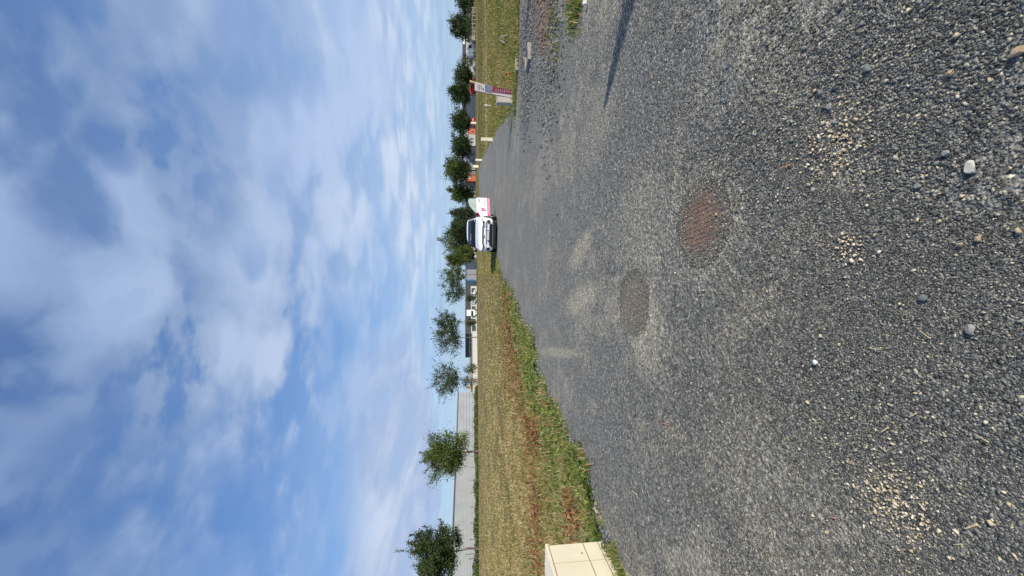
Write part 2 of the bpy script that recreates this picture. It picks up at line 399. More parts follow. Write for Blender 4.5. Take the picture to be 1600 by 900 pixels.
# the far side of the lane, and its right edge coming back towards the camera
FAR = [G(u, v) for u, v in [(575, 751.5), (600, 748.5), (636, 748.2), (652, 753), (668, 762), (683, 770), (698, 777), (716, 790), (732, 799), (744, 806), (770, 809), (800, 811), (850, 812), (905, 813), (1000, 816)]]
FAR += [Vector((14.5, 8, 0)), Vector((14, -4, 0))]
ROAD = LEFT + FAR
def jitter_poly(pts, step=.12, amp=.035, seed=3):
    r = random.Random(seed); out = []
    n = len(pts)
    for i in range(n):
        a, b = pts[i], pts[(i + 1) % n]; L = (b - a).length; k = max(1, min(60, int(L / step)))
        for j in range(k):
            p = a.lerp(b, j / k); s = min(1.5, .5 + p.length * .06)
            out.append(p + Vector((r.gauss(0, amp * s), r.gauss(0, amp * s), 0)))
    return out
ROADJ = jitter_poly(ROAD)
def sheet(name, pts, z, material, kind='structure', th=.0, label=None):
    bm = bmesh.new(); vs = [bm.verts.new((p.x, p.y, z)) for p in pts]
    es = [bm.edges.new((vs[i], vs[(i + 1) % len(vs)])) for i in range(len(vs))]
    bmesh.ops.triangle_fill(bm, edges=es, use_beauty=True)
    for f in bm.faces:
        if f.normal.z < 0: f.normal_flip()
    me = bpy.data.meshes.new(name); bm.to_mesh(me); bm.free()
    o = link_mesh(name, me, material); tag(o, label, None, None, kind); return o
def build_ground():
    # one sheet in rings around the camera, out to the horizon
    rs = [0, 4, 8, 14, 22, 32, 44, 50, 56, 64, 75, 90, 110, 140, 180, 240, 320, 450, 700, 1200]; A = 96
    vs = [(0, 0, 0)]; fs = []
    for r in rs[1:]:
        for k in range(A):
            a = 2 * math.pi * k / A; x, y = r * math.sin(a), r * math.cos(a); vs.append((x, y, terr(x, y)))
    for k in range(A): fs.append((0, 1 + (k + 1) % A, 1 + k))
    for i in range(len(rs) - 2):
        for k in range(A):
            a, b = 1 + i * A + k, 1 + i * A + (k + 1) % A; fs.append((a, b, b + A, a + A))
    me = bpy.data.meshes.new('ground'); me.from_pydata(vs, [], fs)
    tag(link_mesh('ground', me, M['ground'], smooth=True), kind='structure')
build_ground()
sheet('road', ROADJ, .004, M['road'])
# a second, narrower lane crossing the field on the right, farther off
def strip(name, a, b, w, z, material):
    d = (b - a).normalized(); n = Vector((-d.y, d.x, 0)) * w / 2; K = 16
    L = [a.lerp(b, k / K) for k in range(K + 1)]
    bm = bmesh.new(); rows = []
    for p in L: rows.append([bm.verts.new((q.x, q.y, terr(q.x, q.y) + z)) for q in (p - n, p + n)])
    for i in range(K): bm.faces.new((rows[i][0], rows[i][1], rows[i + 1][1], rows[i + 1][0]))
    bmesh.ops.recalc_face_normals(bm, faces=bm.faces)
    me = bpy.data.meshes.new(name); bm.to_mesh(me); bm.free(); o = link_mesh(name, me, material); tag(o, kind='structure'); return o
M['pathgrey'] = mat('pale_path', (.20, .205, .21), .9, var=.12, bump=.3)
strip('path', G(800, 742.6), G(640, 746.5), 2.2, .03, M['pathgrey'])

# ------------------------------------------------------------------ numpy helpers for loose stuff
rng = np.random.default_rng(11)
def inside(px, py, poly):
    n = len(poly); res = np.zeros(len(px), bool); j = n - 1
    for i in range(n):
        xi, yi, xj, yj = poly[i].x, poly[i].y, poly[j].x, poly[j].y
        if yi != yj: res ^= ((yi > py) != (yj > py)) & (px < (xj - xi) * (py - yi) / (yj - yi) + xi)
        j = i
    return res
def dist_line(px, py, pts):
    d = np.full(len(px), 1e9)
    for a, b in zip(pts[:-1], pts[1:]):
        dx, dy = b.x - a.x, b.y - a.y; L = dx * dx + dy * dy + 1e-9
        t = np.clip(((px - a.x) * dx + (py - a.y) * dy) / L, 0, 1)
        d = np.minimum(d, np.hypot(px - a.x - t * dx, py - a.y - t * dy))
    return d
_perm = rng.random((64, 64))
def vnoise(x, y, s):
    x, y = np.asarray(x) * s + 100, np.asarray(y) * s + 100
    xi, yi = np.floor(x).astype(int), np.floor(y).astype(int); fx, fy = x - xi, y - yi
    fx, fy = fx * fx * (3 - 2 * fx), fy * fy * (3 - 2 * fy); g = lambda a, b: _perm[a % 64, b % 64]
    return (g(xi, yi) * (1 - fx) + g(xi + 1, yi) * fx) * (1 - fy) + (g(xi, yi + 1) * (1 - fx) + g(xi + 1, yi + 1) * fx) * fy
def fbm(x, y, s): return .5 * vnoise(x, y, s) + .3 * vnoise(x, y, s * 2.1) + .2 * vnoise(x, y, s * 4.3)
def big_mesh(name, V, F, k, tint=None):
    """V (n,3), F (m,k) -> mesh; tint per face"""
    me = bpy.data.meshes.new(name); me.vertices.add(len(V)); me.vertices.foreach_set('co', V.astype(np.float32).ravel())
    me.loops.add(F.size); me.loops.foreach_set('vertex_index', F.astype(np.int32).ravel())
    me.polygons.add(len(F)); me.polygons.foreach_set('loop_start', np.arange(0, F.size, k, dtype=np.int32))
    me.polygons.foreach_set('loop_total', np.full(len(F), k, dtype=np.int32))
    me.update(calc_edges=True)
    if tint is not None:
        a = me.attributes.new('tint', 'FLOAT_COLOR', 'FACE')
        a.data.foreach_set('color', np.concatenate([tint, np.ones((len(tint), 1))], 1).astype(np.float32).ravel())
    return me
def ground_samples(n, u0, u1, v0, v1, power=1.0):
    u = rng.uniform(u0, u1, n); v = v0 + (v1 - v0) * rng.random(n) ** power
    q = (v - 800) / FPX; r = (u - 450) / FPX
    dy = cp - sp * q; dz = -sp - cp * q; t = HCAM / -dz
    return r * t, dy * t
def ico():
    """an eight-cornered block, the start of an angular chipping"""
    V = np.array([(x, y, z) for z in (-1, 1) for y in (-1, 1) for x in (-1, 1)], float) * .78; V[4:, :2] *= .72
    return V, np.array([(0, 2, 3, 1), (4, 5, 7, 6), (0, 1, 5, 4), (2, 6, 7, 3), (0, 4, 6, 2), (1, 3, 7, 5)])
def pebbles(name, x, y, size, material, z=0.004, flat=(.35, .8), z_of=None, sink=.3):
    n = len(x); V0, F0 = ico(); nv = len(V0)
    V = V0[None] + rng.uniform(-.42, .42, (n, nv, 3))
    sc = np.stack([size * rng.uniform(.75, 1.5, n), size * rng.uniform(.6, 1.0, n), size * rng.uniform(*flat, n)], 1) * .5
    V = V * sc[:, None, :]
    tilt = rng.normal(0, .35, n); ct, st = np.cos(tilt)[:, None], np.sin(tilt)[:, None]
    X, Y, Z = V[..., 0], V[..., 1], V[..., 2]; Y, Z = Y * ct - Z * st, Y * st + Z * ct
    a = rng.uniform(0, 6.283, n); ca, sa = np.cos(a)[:, None], np.sin(a)[:, None]; X, Y = X * ca - Y * sa, X * sa + Y * ca
    zz = z + sc[:, 2] * (1 - 2 * sink * .5)
    V = np.stack([X + x[:, None], Y + y[:, None], Z + zz[:, None]], -1).reshape(-1, 3)
    F = (F0[None] + (np.arange(n) * nv)[:, None, None]).reshape(-1, 4)
    me = big_mesh(name, V, F, 4)
    return link_mesh(name, me, material)

def dustiness(x, y):
    d = np.zeros(len(x)); wv = (fbm(x, y, 2.5) - .5) * 2.4
    for (u, v, rx, ry, rot, k) in DUST:
        q = G(u, v); c, s = math.cos(rot), math.sin(rot); dx, dy = x - q.x, y - q.y
        e = ((dx * c + dy * s) / rx) ** 2 + ((-dx * s + dy * c) / ry) ** 2 + wv; d = np.maximum(d, k * np.clip((1.5 - e) / 1.5, 0, 1))
    return np.maximum(d, np.clip((fbm(x + 31, y + 7, 1.3) - .48) * 4, 0, .7))
# --- chippings lying on the lane, dense by the camera and thinning out
M['chips'] = stone_mat('dark_chippings', [(0, (.040, .042, .040)), (.35, (.085, .090, .086)), (.65, (.165, .168, .156)), (.9, (.28, .275, .245)), (.97, (.42, .38, .29)), (1, (.62, .54, .38))], .7)
x, y = ground_samples(290000, -60, 960, 905, 1640, .62)
k = inside(x, y, ROAD) & (rng.random(len(x)) < np.clip(1.35 - y / 7.0, .15, 1))
x, y = x[k], y[k]
k = rng.random(len(x)) < 1 - 1.35 * dustiness(x, y)
for u_, v_, kk in ((552, 1096, .93), (428, 990, .58)):   # fewer lie on the iron covers
    q = G(u_, v_); rr = np.hypot(x - q.x, y - q.y) + (fbm(x, y, 5) - .45) * .12; k &= ~((rr < .225) & (rng.random(len(x)) < kk * np.clip((.235 - rr) / .05, 0, 1)))
x, y = x[k], y[k]
sz = rng.gamma(7, .00066, len(x)) * (1 + .3 * (fbm(x, y, .9) > .52)) * np.clip(1.0 + .12 * (y - 1), 1, 1.5)
coarse = (x > .15) & (fbm(x + 7, y, 1.1) > .40) & (rng.random(len(x)) < .05)
sz = np.where(coarse, sz * 1.6, sz)
tag(pebbles('loose_chippings', x, y, np.clip(sz, .0028, .016), M['chips'], flat=(.35, .7)), kind='stuff', label='dark loose chippings covering the lane in the foreground')
# bluish coarser gravel swept into a band to the right
q = []
cen = [(G(840, 1120), .55, .45, 900), (G(730, 1060), .5, .35, 500), (G(690, 1240), .4, .3, 200), (G(640, 1180), .35, .2, 150), (G(860, 1450), .3, .3, 200)]
xs, ys = [], []
for c, a, b, n in cen: xs.append(rng.normal(c.x, a, n)); ys.append(rng.normal(c.y, b, n))
x, y = np.concatenate(xs), np.concatenate(ys); k = inside(x, y, ROAD) & (y > .5); x, y = x[k], y[k]
M['bluechips'] = stone_mat('blue_grey_gravel', [(0, (.075, .088, .095)), (.55, (.16, .18, .195)), (.9, (.27, .29, .295)), (1, (.46, .43, .36))])
tag(pebbles('coarse_gravel', x, y, np.clip(rng.gamma(5, .0020, len(x)), .005, .020), M['bluechips']), kind='stuff', label='blue grey coarse gravel swept across the lane')
# cream crumbs
M['cream_chips'] = stone_mat('cream_crumbs', [(0, (.42, .34, .22)), (.6, (.60, .51, .36)), (1, (.74, .68, .54))])
xs, ys = [], []
for (u, v, a, b, n) in ((672, 1305, .070, .08, 260), (690, 1290, .18, .20, 140), (515, 1325, .045, .045, 110), (118, 1400, .075, .08, 300), (150, 1380, .25, .25, 150), (560, 1150, .35, .2, 60), (300, 1250, .9, .7, 130), (640, 1500, .5, .3, 110)):
    c = G(u, v); xs.append(rng.normal(c.x, a, n)); ys.append(rng.normal(c.y, b, n))
x, y = np.concatenate(xs), np.concatenate(ys)
tag(pebbles('pale_crumbs', x, y, np.clip(rng.gamma(5, .0016, len(x)), .004, .016), M['cream_chips'], z=.009), kind='stuff', label='cream stone crumbs spilled in small patches on the dark lane')
# rubble and gravel along the right edge
xs, ys = [], []
for (u, v, a, b, n) in ((860, 868, .8, .45, 800), (830, 822, 1.0, .7, 3200), (760, 825, .6, .6, 1800), (880, 835, 1.0, .6, 900), (800, 850, .8, .5, 600), (745, 860, .7, .5, 500)):
    c = G(u, v); xs.append(rng.normal(c.x, a, n)); ys.append(rng.normal(c.y, b, n))
x, y = np.concatenate(xs), np.concatenate(ys)
tag(pebbles('edge_gravel', x, y, np.clip(rng.gamma(4, .0055, len(x)), .010, .07), M['rockg'], z=.01), kind='stuff', label='grey gravel and rubble beside the lane near the info sign')
# crumbled left road edge
t_ = rng.random(2600); seg = rng.integers(2, len(LEFT) - 1, 2600)
x = np.array([LEFT[i].x + (LEFT[i + 1].x - LEFT[i].x) * t for i, t in zip(seg, t_)]) + rng.normal(-.05, .09, 2600)
y = np.array([LEFT[i].y + (LEFT[i + 1].y - LEFT[i].y) * t for i, t in zip(seg, t_)]) + rng.normal(.05, .09, 2600)
tag(pebbles('crumbled_edge', x, y, np.clip(rng.gamma(4, .008, 2600), .012, .07), M['rockg'], z=.004), kind='stuff', label='crumbled stone along the grassy edge of the lane')
mu = [G(u, v) for u, v in [(905, 832), (860, 836), (830, 840), (812, 848), (820, 856), (850, 862), (905, 866)]]
sheet('mulch_patch', jitter_poly(mu, .1, .05, 8), .012, M['mulch'])
n = 1600; x = rng.uniform(3.5, 8.5, n); y = rng.uniform(5.5, 9.5, n); k = inside(x, y, mu)
M['mulchbits'] = stone_mat('bark_bits', [(0, (.08, .05, .035)), (.6, (.19, .13, .10)), (1, (.36, .30, .24))], .9)
tag(pebbles('bark_mulch', x[k], y[k], rng.uniform(.02, .06, k.sum()), M['mulchbits'], z=.015), kind='stuff', label='brown bark mulch strip between grey gravel bands')

# ------------------------------------------------------------------ grass
def blades(name, x, y, h, w, tint, label, lean=.5, zoff=0):
    n = len(x); z = np.array([terr(a, b) for a, b in zip(x, y)]) + zoff
    a = rng.uniform(0, 6.283, n); ca, sa = np.cos(a), np.sin(a); la = rng.uniform(0, 6.283, n); ll = h * np.abs(rng.normal(0, lean, n))
    hw = w / 2; base = np.stack([x, y, z], 1); side = np.stack([ca * hw, sa * hw, 0 * hw], 1)
    tip = np.stack([np.cos(la) * ll, np.sin(la) * ll, h], 1); mid = tip * np.array([.35, .35, .6])
    V = np.stack([base - side, base + side, base + mid + side * .8, base + mid - side * .8, base + tip - side * .12, base + tip + side * .12], 1).reshape(-1, 3)
    o = np.arange(n)[:, None] * 6
    F = np.concatenate([o + np.array([[0, 1, 2, 3]]), o + np.array([[3, 2, 5, 4]])], 0)
    me = big_mesh(name, V, F, 4, np.concatenate([tint, tint], 0))
    return tag(link_mesh(name, me, M['blade']), label, None, None, 'stuff')
def pick(pal, n, idx=None):
    pal = np.array(pal); i = rng.integers(0, len(pal), n) if idx is None else idx
    return pal[i] * rng.uniform(.72, 1.28, (n, 1))
STRAW = [(.42, .33, .17), (.50, .41, .24), (.34, .27, .12), (.27, .24, .09), (.60, .50, .32), (.30, .21, .10)]
OLIVE = [(.14, .15, .035), (.19, .18, .05), (.10, .12, .03), (.24, .21, .07)]
GREEN = [(.12, .20, .03), (.085, .15, .022), (.17, .25, .045), (.20, .26, .06), (.06, .11, .02)]
RUST = [(.30, .135, .055), (.40, .22, .10), (.20, .08, .035), (.44, .29, .15)]
LE = LEFT[1:]
# left field
x, y = ground_samples(560000, -150, 560, 741, 990, 1.35)
x2, y2 = ground_samples(90000, -150, 560, 790, 985, 1.0); x, y = np.concatenate([x, x2]), np.concatenate([y, y2])
w0 = dist_line(x, y, LE); inn = inside(x, y, ROADJ)
k = (~inn | ((w0 < .22) & (rng.random(len(x)) < .30) & (fbm(x, y, 2.2) > .5))) & (y < 74) & (x < 3 + y * .28); x, y = x[k], y[k]
w = dist_line(x, y, LE); D = np.hypot(x, y); nn = fbm(x, y, .42); n2 = fbm(x + 40, y, 1.7); n4 = fbm(x + 4, y + 90, 1.1)
bare = (fbm(x * 1 + 9, y * .35 + 3, .8) > .60) & (w > 1.2) & (rng.random(len(x)) < .8)
x, y, w, D, nn, n2, n4 = [a[~bare] for a in (x, y, w, D, nn, n2, n4)]
N_ = len(x); r = rng.random(N_)
gz = w + (nn - .45) * 4.5 + (n4 - .45) * 3
pg = np.clip(1.3 - gz / 3.0, .09, .92); pr = .30 * np.exp(-((gz - 2.4) / 1.2) ** 2) * np.clip((n4 - .40) * 6, 0, 1) * np.clip((y - 6) / 7, .2, 1) + .05
tint = pick(STRAW, N_); ol = rng.random(N_) < np.clip(.22 + (n2 - .45) * 2.4, .03, .75); tint[ol] = pick(OLIVE, ol.sum())
gr = r < pg; tint[gr] = pick(GREEN, gr.sum()); ru = rng.random(N_) < pr; tint[ru] = pick(RUST, ru.sum())
st = gr & (rng.random(N_) < .22); tint[st] = pick(STRAW, st.sum())
hh = np.where(gr, .06, .085) * rng.gamma(5, .2, N_) * np.clip(1.05 - D / 32, .45, 1); ww = np.clip(D * .0012, .005, .035) * rng.uniform(.7, 1.3, N_)
blades('meadow_grass', x, y, hh, ww, tint, 'straw and green grass with rusty weeds on the verge and field beside the lane', .8)
# right field
x, y = ground_samples(190000, 470, 1020, 736, 815, 1.1)
k = ~inside(x, y, ROADJ) & (y < 105); x, y = x[k], y[k]
rut = (np.abs(y - 15.2 - (x - 9) * .05 - 1.2 * (fbm(x, y * 0, .5) - .5)) < .75) & (fbm(x * .6, y * 2, 1.3) > .40)
k = ~(rut & (x > 4.5) & (rng.random(len(x)) < .85)); x, y = x[k], y[k]
pth = dist_line(x, y, [G(800, 742.6), G(640, 746.5)]) > 1.15; x, y = x[pth], y[pth]
N_ = len(x); D = np.hypot(x, y); nn = fbm(x, y, .4); n2 = fbm(x * .4 + 40, y * 1.4, .6)
tint = pick(STRAW[:4], N_) * np.array([.92, .92, .82]); ol = rng.random(N_) < np.clip(.55 + (nn - .45) * 2 + (n2 - .45) * 1.5, .15, .95); tint[ol] = pick(OLIVE + [(.13, .17, .04)], ol.sum()) * 1.25
dk = (np.abs(y - 46 - x * .1) < 9) & (x > 12) & (rng.random(N_) < .75); tint[dk] = pick(OLIVE, dk.sum()) * .8
bt = (np.abs(y - 31 - x * .05) < 1.6) & (x > 10) & (rng.random(N_) < .8); tint[bt] = pick(STRAW, bt.sum())
hh = .10 * rng.gamma(5, .2, N_) * np.clip(.95 - D / 50, .45, 1); ww = np.clip(D * .0013, .008, .05) * rng.uniform(.7, 1.3, N_)
blades('field_grass', x, y, hh, ww, tint, 'yellow green rough grass of the field behind the info sign', .7)
# clump of grass at the right edge of the lane and low weeds round the sign
xs, ys = [], []
for (u, v, a, b, n) in ((893, 900, .16, .12, 1100), (868, 862, .35, .2, 160), (840, 872, .3, .15, 90), (735, 806, .22, .14, 500), (752, 806, .2, .12, 300), (782, 806, .6, .14, 1500), (850, 806, .8, .14, 1300), (735, 797, .3, .2, 400), (600, 751, 2, 1, 400), (930, 905, .3, .2, 900)):
    c = G(u, v); xs.append(rng.normal(c.x, a, n)); ys.append(rng.normal(c.y, b, n))
x, y = np.concatenate(xs), np.concatenate(ys); N_ = len(x); tint = pick(GREEN, N_); s_ = rng.random(N_) < .35; tint[s_] = pick(STRAW, s_.sum())
blades('edge_weeds', x, y, .075 * rng.gamma(5, .2, N_), np.full(N_, .014), tint, 'green weed clumps growing through the gravel', .8)
# broad-leaved plants on the near verge, in rosettes
def rosettes(name, spots, label, pal, L=.16, W=.05, k=(7, 14)):
    xs, ys, zs, aa, ll = [], [], [], [], []
    V, F, T = [], [], []
    for (cx, cy, s) in spots:
        for _ in range(rng.integers(*k)):
            a = rng.uniform(0, 6.28); l = L * s * rng.uniform(.5, 1.2); w = W * s * rng.uniform(.6, 1.2); e = rng.uniform(.2, 1.1)
            d = np.array([math.cos(a) * math.cos(e), math.sin(a) * math.cos(e), math.sin(e)]); sd = np.array([-math.sin(a), math.cos(a), 0]) * w / 2
            b = np.array([cx, cy, .005]) + rng.normal(0, .03 * s, 3) * np.array([1, 1, 0])
            m1 = b + d * l * .55; tip = b + d * l * np.array([1, 1, .6]); i = len(V)
            V += [b - sd * .2, b + sd * .2, m1 + sd, m1 - sd, tip + sd * .15, tip - sd * .15]; F += [(i, i + 1, i + 2, i + 3), (i + 3, i + 2, i + 4, i + 5)]
            c = np.array(pal[rng.integers(len(pal))]) * rng.uniform(.75, 1.25); T += [c, c]
    me = big_mesh(name, np.array(V), np.array(F), 4, np.array(T)); return tag(link_mesh(name, me, M['leaf']), label, None, None, 'stuff')
x, y = ground_samples(9000, -120, 500, 785, 985, 1.0); k = ~inside(x, y, ROADJ); x, y = x[k], y[k]; w = dist_line(x, y, LE)
k = (w < 2.8) & (rng.random(len(x)) < np.clip(1.4 - w / 2.0, .05, 1)) & (fbm(x, y, .9) > .36); x, y = x[k][:4200], y[k][:4200]
rosettes('broadleaf_weeds', list(zip(x, y, rng.uniform(.35, 1.15, len(x)))), 'bright green broad leaved weeds lining the lane edge', GREEN)
def spikes(name, spots, label):
    """seed heads of dried dock: short rusty stalks with flakes"""
    V, F, T = [], [], []
    for (cx, cy, h) in spots:
        a0 = rng.uniform(0, 6.28); ln = h * rng.uniform(0, .5); top = np.array([math.cos(a0) * ln, math.sin(a0) * ln, h])
        for _ in range(16):
            t = rng.uniform(.1, 1); p = np.array([cx, cy, 0]) + top * t; d1 = rng.normal(0, .012, 3); d2 = rng.normal(0, .012, 3); i = len(V)
            V += [p - d1, p + d2, p + d1, p - d2]; F.append((i, i + 1, i + 2, i + 3)); T.append(np.array(RUST[rng.integers(4)]) * rng.uniform(.55, 1.05))
    me = big_mesh(name, np.array(V), np.array(F), 4, np.array(T)); return tag(link_mesh(name, me, M['blade']), label, None, None, 'stuff')
sp_ = []
for (u, v, a, n) in ((110, 845, .35, 90), (100, 905, .18, 70), (222, 842, .2, 80), (240, 830, .2, 40), (190, 835, .5, 40), (140, 832, .6, 40), (20, 845, .4, 70), (350, 800, .8, 120), (400, 793, 1.0, 120), (300, 812, .6, 90), (500, 757, .7, 50)):
    c = G(u, v); sp_ += [(rng.normal(c.x, a), rng.normal(c.y, a), rng.uniform(.1, .24)) for _ in range(n)]
ok = ~inside(np.array([p[0] for p in sp_]), np.array([p[1] for p in sp_]), ROAD)
sp_ = [p for p, k in zip(sp_, ok) if k]
spikes('dried_dock', sp_, 'rust brown dried dock stalks scattered in the verge')

# ------------------------------------------------------------------ trees
def leaf_mesh(name, pts, size, pal, r):
    n = len(pts); P = np.array(pts); d1 = r.normal(0, 1, (n, 3)); d1 /= np.linalg.norm(d1, axis=1)[:, None]
    d2 = np.cross(d1, r.normal(0, 1, (n, 3))); d2 /= np.linalg.norm(d2, axis=1)[:, None]
    s = (size * r.uniform(.6, 1.3, n))[:, None]; d1 = d1 * s; d2 = d2 * s * .55
    V = np.stack([P - d1 * .5, P + d2 * .5, P + d1 * .5, P - d2 * .5], 1).reshape(-1, 3)
    F = np.arange(4 * n).reshape(n, 4); pal = np.array(pal); T = pal[r.integers(0, len(pal), n)] * r.uniform(.75, 1.25, (n, 1))
    return big_mesh(name, V, F, 4, T)
LEAF_MID = [(.070, .105, .022), (.095, .135, .028), (.13, .165, .036), (.05, .075, .018)]
LEAF_DARK = [(.035, .062, .020), (.050, .080, .022), (.075, .105, .028), (.026, .046, .016)]
LEAF_BLUE = [(.045, .075, .035), (.060, .095, .042), (.085, .12, .055), (.035, .055, .028)]
def tree(u, vtop, vbase, Y, hw, label, style='round', pal=LEAF_MID, seed=1, trunk_frac=.3, n=2600, group=None, lean=0, name='tree', leaf=None, stakes=False, sparse=.0, bottom=None):
    """u, vtop, vbase: where it stands and how tall it reads; hw: crown half width in px; Y: distance"""
    r = np.random.default_rng(seed); pr = random.Random(seed)
    b = P3(u, vbase, Y); b.z = min(b.z, terr(b.x, b.y) + .0) if False else b.z
    H = P3(u, vtop, Y).z - b.z; R = hw * Y / FPX
    zg = terr(b.x, b.y); base_z = min(b.z, zg) if b.z < zg else b.z
    b.z = zg if abs(b.z - zg) < 1.2 else zg; H = P3(u, vtop, Y).z - b.z
    root = empty(name, b, 0, label, 'tree', group)
    tb = H * trunk_frac; leaf = leaf or max(.13, Y * .0034)
    cz = (tb + H) / 2; ch = (H - tb) / 2
    mb = MB(); tr = .022 * H * (.55 if style == 'sapling' else 1); path = [Vector((0, 0, -.1))]
    lx = lean * H
    for i in range(1, 6):
        t = i / 5; path.append(Vector((lx * t + pr.gauss(0, .02 * H), pr.gauss(0, .02 * H), t * H * .80)))
    for i in range(5): mb.tube(path[i], path[i + 1], tr * (1 - i * .17), tr * (1 - (i + 1) * .17), 7, False)
    pts = []; nb = {'sapling': 26, 'round': 30, 'conifer': 34}[style]; per = int(n * (2.0 if sparse else 3.0)) // (nb * 3)
    for i in range(nb):
        t = (i + .5) / nb; a = i * 2.4 + pr.gauss(0, .35)
        if style == 'conifer':
            z0 = tb + t * (H * .80 - tb); tip = Vector((math.cos(a) * R * (1 - t) * 1.05, math.sin(a) * R * (1 - t) * 1.05, z0 + (H - tb) * .04))
        else:   # limb ends spread over an uneven egg-shaped crown
            th = math.acos(max(-1, min(1, 1 - 1.82 * t))); k_ = pr.uniform(.50, 1.05) if style == 'round' else pr.uniform(.5, 1.05)
            wide = math.sin(th) * (1.0 if th < 1.4 else .92)
            tip = Vector((math.cos(a) * R * wide * k_ + lx * .8, math.sin(a) * R * wide * k_, cz + ch * math.cos(th) * k_))
            z0 = max(tb * .9, min(H * .78, tip.z - math.hypot(tip.x, tip.y) * pr.uniform(.5, .9)))
        k = min(4, int(z0 / (H * .80) * 5)); p0 = path[k].lerp(path[k + 1], min(1, max(0, (z0 - path[k].z) / (path[k + 1].z - path[k].z))))
        mid = p0.lerp(tip, .5) + Vector((0, 0, -.04 * R))
        br = tr * .28 * (1 - t * .5); mb.tube(p0, mid, br, br * .6, 5, False); mb.tube(mid, tip, br * .6, br * .2, 5, False)
        for j in range(3):
            c = p0.lerp(tip, (.5, .78, 1.0)[j]) + Vector((pr.gauss(0, .10 * R), pr.gauss(0, .10 * R), pr.gauss(0, .09 * R)))
            s = R * pr.uniform(.11, .22) * (1 if style != 'sapling' else .8)
            m = int(per * pr.uniform(.4, 1.6) * (1 - sparse * (j == 2) * .5)); q = r.normal(0, 1, (m, 3)) * s * np.array([1, 1, .8]) + np.array(c); pts.append(q)
            if ((style == 'sapling' and pr.random() < .85) or pr.random() < .3) and j > 0:   # loose upright shoots
                o_ = Vector((c.x, c.y, (c.z - cz) * .8)).normalized(); e = c + (o_ * pr.uniform(.15, .42) + Vector((pr.gauss(0, .08), pr.gauss(0, .08), pr.uniform(.1, .3)))) * R
                mb.tube(mid if j == 1 else tip, e, br * .3, br * .12, 4, False); w = r.random((max(5, per // 3), 1)); pts.append(np.array(c) * (1 - w) + np.array(e) * w + r.normal(0, .03 * R, (len(w), 3)))
    pts = np.concatenate(pts); pts = pts[pts[:, 2] > tb * .72]
    mb.build('trunk', M['bark'], root, smooth=True)
    o = link_mesh('crown', leaf_mesh('crown', pts, leaf, pal, r), M['leaf'], root)
    if stakes:
        for sx in (-.45, .45):
            MB().tube((sx, -.2, -.1), (sx, -.2, 1.9), .045, .04, 7).build('support_stake', M['bark'], root)
    return root
SAP = 'staked young trees along the far side of the field'
tree(42, 646, 748, 52, 41, 'largest dark green young tree with feathery outline before the pale ribbed warehouse', 'sapling', LEAF_DARK, 3, .30, 6500, stakes=True, leaf=.24)
tree(195, 664, 748, 55, 35, 'rounded olive green young tree standing before the corner where the two warehouse walls meet', 'round', LEAF_MID, 7, .24, 5200, leaf=.23)
tree(308, 675, 744, 66, 30, 'sparse upright young tree with airy crown just past the end of the grey warehouse', 'sapling', LEAF_BLUE, 12, .40, 2400, leaf=.24, sparse=.6)
tree(373, 680, 744, 68, 27, 'thin leggy young tree beside the low white wall, crown ragged with bare shoots', 'sapling', LEAF_BLUE, 15, .40, 2300, leaf=.24, sparse=.6)
tree(398, 678, 744, 69, 17, 'narrow young tree whose crown overlaps the dark roofed showroom end', 'sapling', LEAF_BLUE, 21, .45, 1500, leaf=.24, sparse=.5)
tree(444, 694, 744, 72, 22, 'leaning young tree with dangling twigs in front of the middle of the showroom', 'sapling', LEAF_BLUE, 26, .42, 1700, leaf=.24, sparse=.5, lean=.06)
tree(471, 693, 744, 74, 18, 'young tree in front of the blue edged grey shed', 'sapling', LEAF_MID, 31, .38, 1700, leaf=.24, sparse=.4)
tree(494, 697, 744, 76, 14, 'small young tree between the grey shed and the white house', 'sapling', LEAF_MID, 33, .4, 1500, leaf=.24)
BG = 'leafy trees in a row beyond the lane'
for args in (
    (520, 693, 742, 105, 22, 'tallest leafy tree rising directly behind the roof of the parked car', 'round', LEAF_MID, 41, .12, 3600),
    (540, 699, 742, 100, 17, 'dense tree behind the parked car beside the tallest tree', 'round', LEAF_DARK, 42, .1, 2600),
    (503, 711, 742, 95, 12, 'low green tree behind the door mirror on the far side of the car', 'round', LEAF_MID, 43, .1, 1700),
    (566, 701, 742, 120, 12, 'dark conifer behind the open car door', 'conifer', LEAF_BLUE, 44, .08, 2200),
    (553, 704, 742, 125, 10, 'slimmer dark conifer between the car roof and the open door', 'conifer', LEAF_BLUE, 45, .08, 1900),
    (597, 699, 742, 100, 17, 'full green tree above the rear end of the open car door', 'round', LEAF_MID, 46, .12, 3000),
    (634, 697, 741, 95, 19, 'tall rounded tree behind the two farthest cream posts', 'round', LEAF_MID, 47, .2, 3600),
    (671, 704, 741, 92, 18, 'tree with spiky outline in front of the white and orange building', 'round', LEAF_DARK, 48, .24, 3000),
    (709, 706, 741, 90, 16, 'tree standing behind the red car', 'round', LEAF_DARK, 49, .26, 2600),
    (752, 704, 740, 92, 18, 'tree right behind the slanting wooden stake', 'round', LEAF_DARK, 50, .26, 3000),
    (781, 708, 740, 94, 17, 'tree with ragged top in front of one end of the long dark building', 'round', LEAF_DARK, 51, .2, 2600),
    (856, 706, 738, 96, 16, 'compact dark tree half hiding the long dark building', 'round', LEAF_DARK, 52, .1, 3200),
    (898, 712, 737, 96, 16, 'dark tree cut by the edge of the picture beside the long dark building', 'round', LEAF_DARK, 53, .12, 2600),
):
    args = list(args); args[4] *= (1.12, 1.3, 1.0, 1.2)[args[8] % 4]; args[1] += (0, 3, -2, 2, -1)[args[8] % 5]
    tree(*args, group=BG)
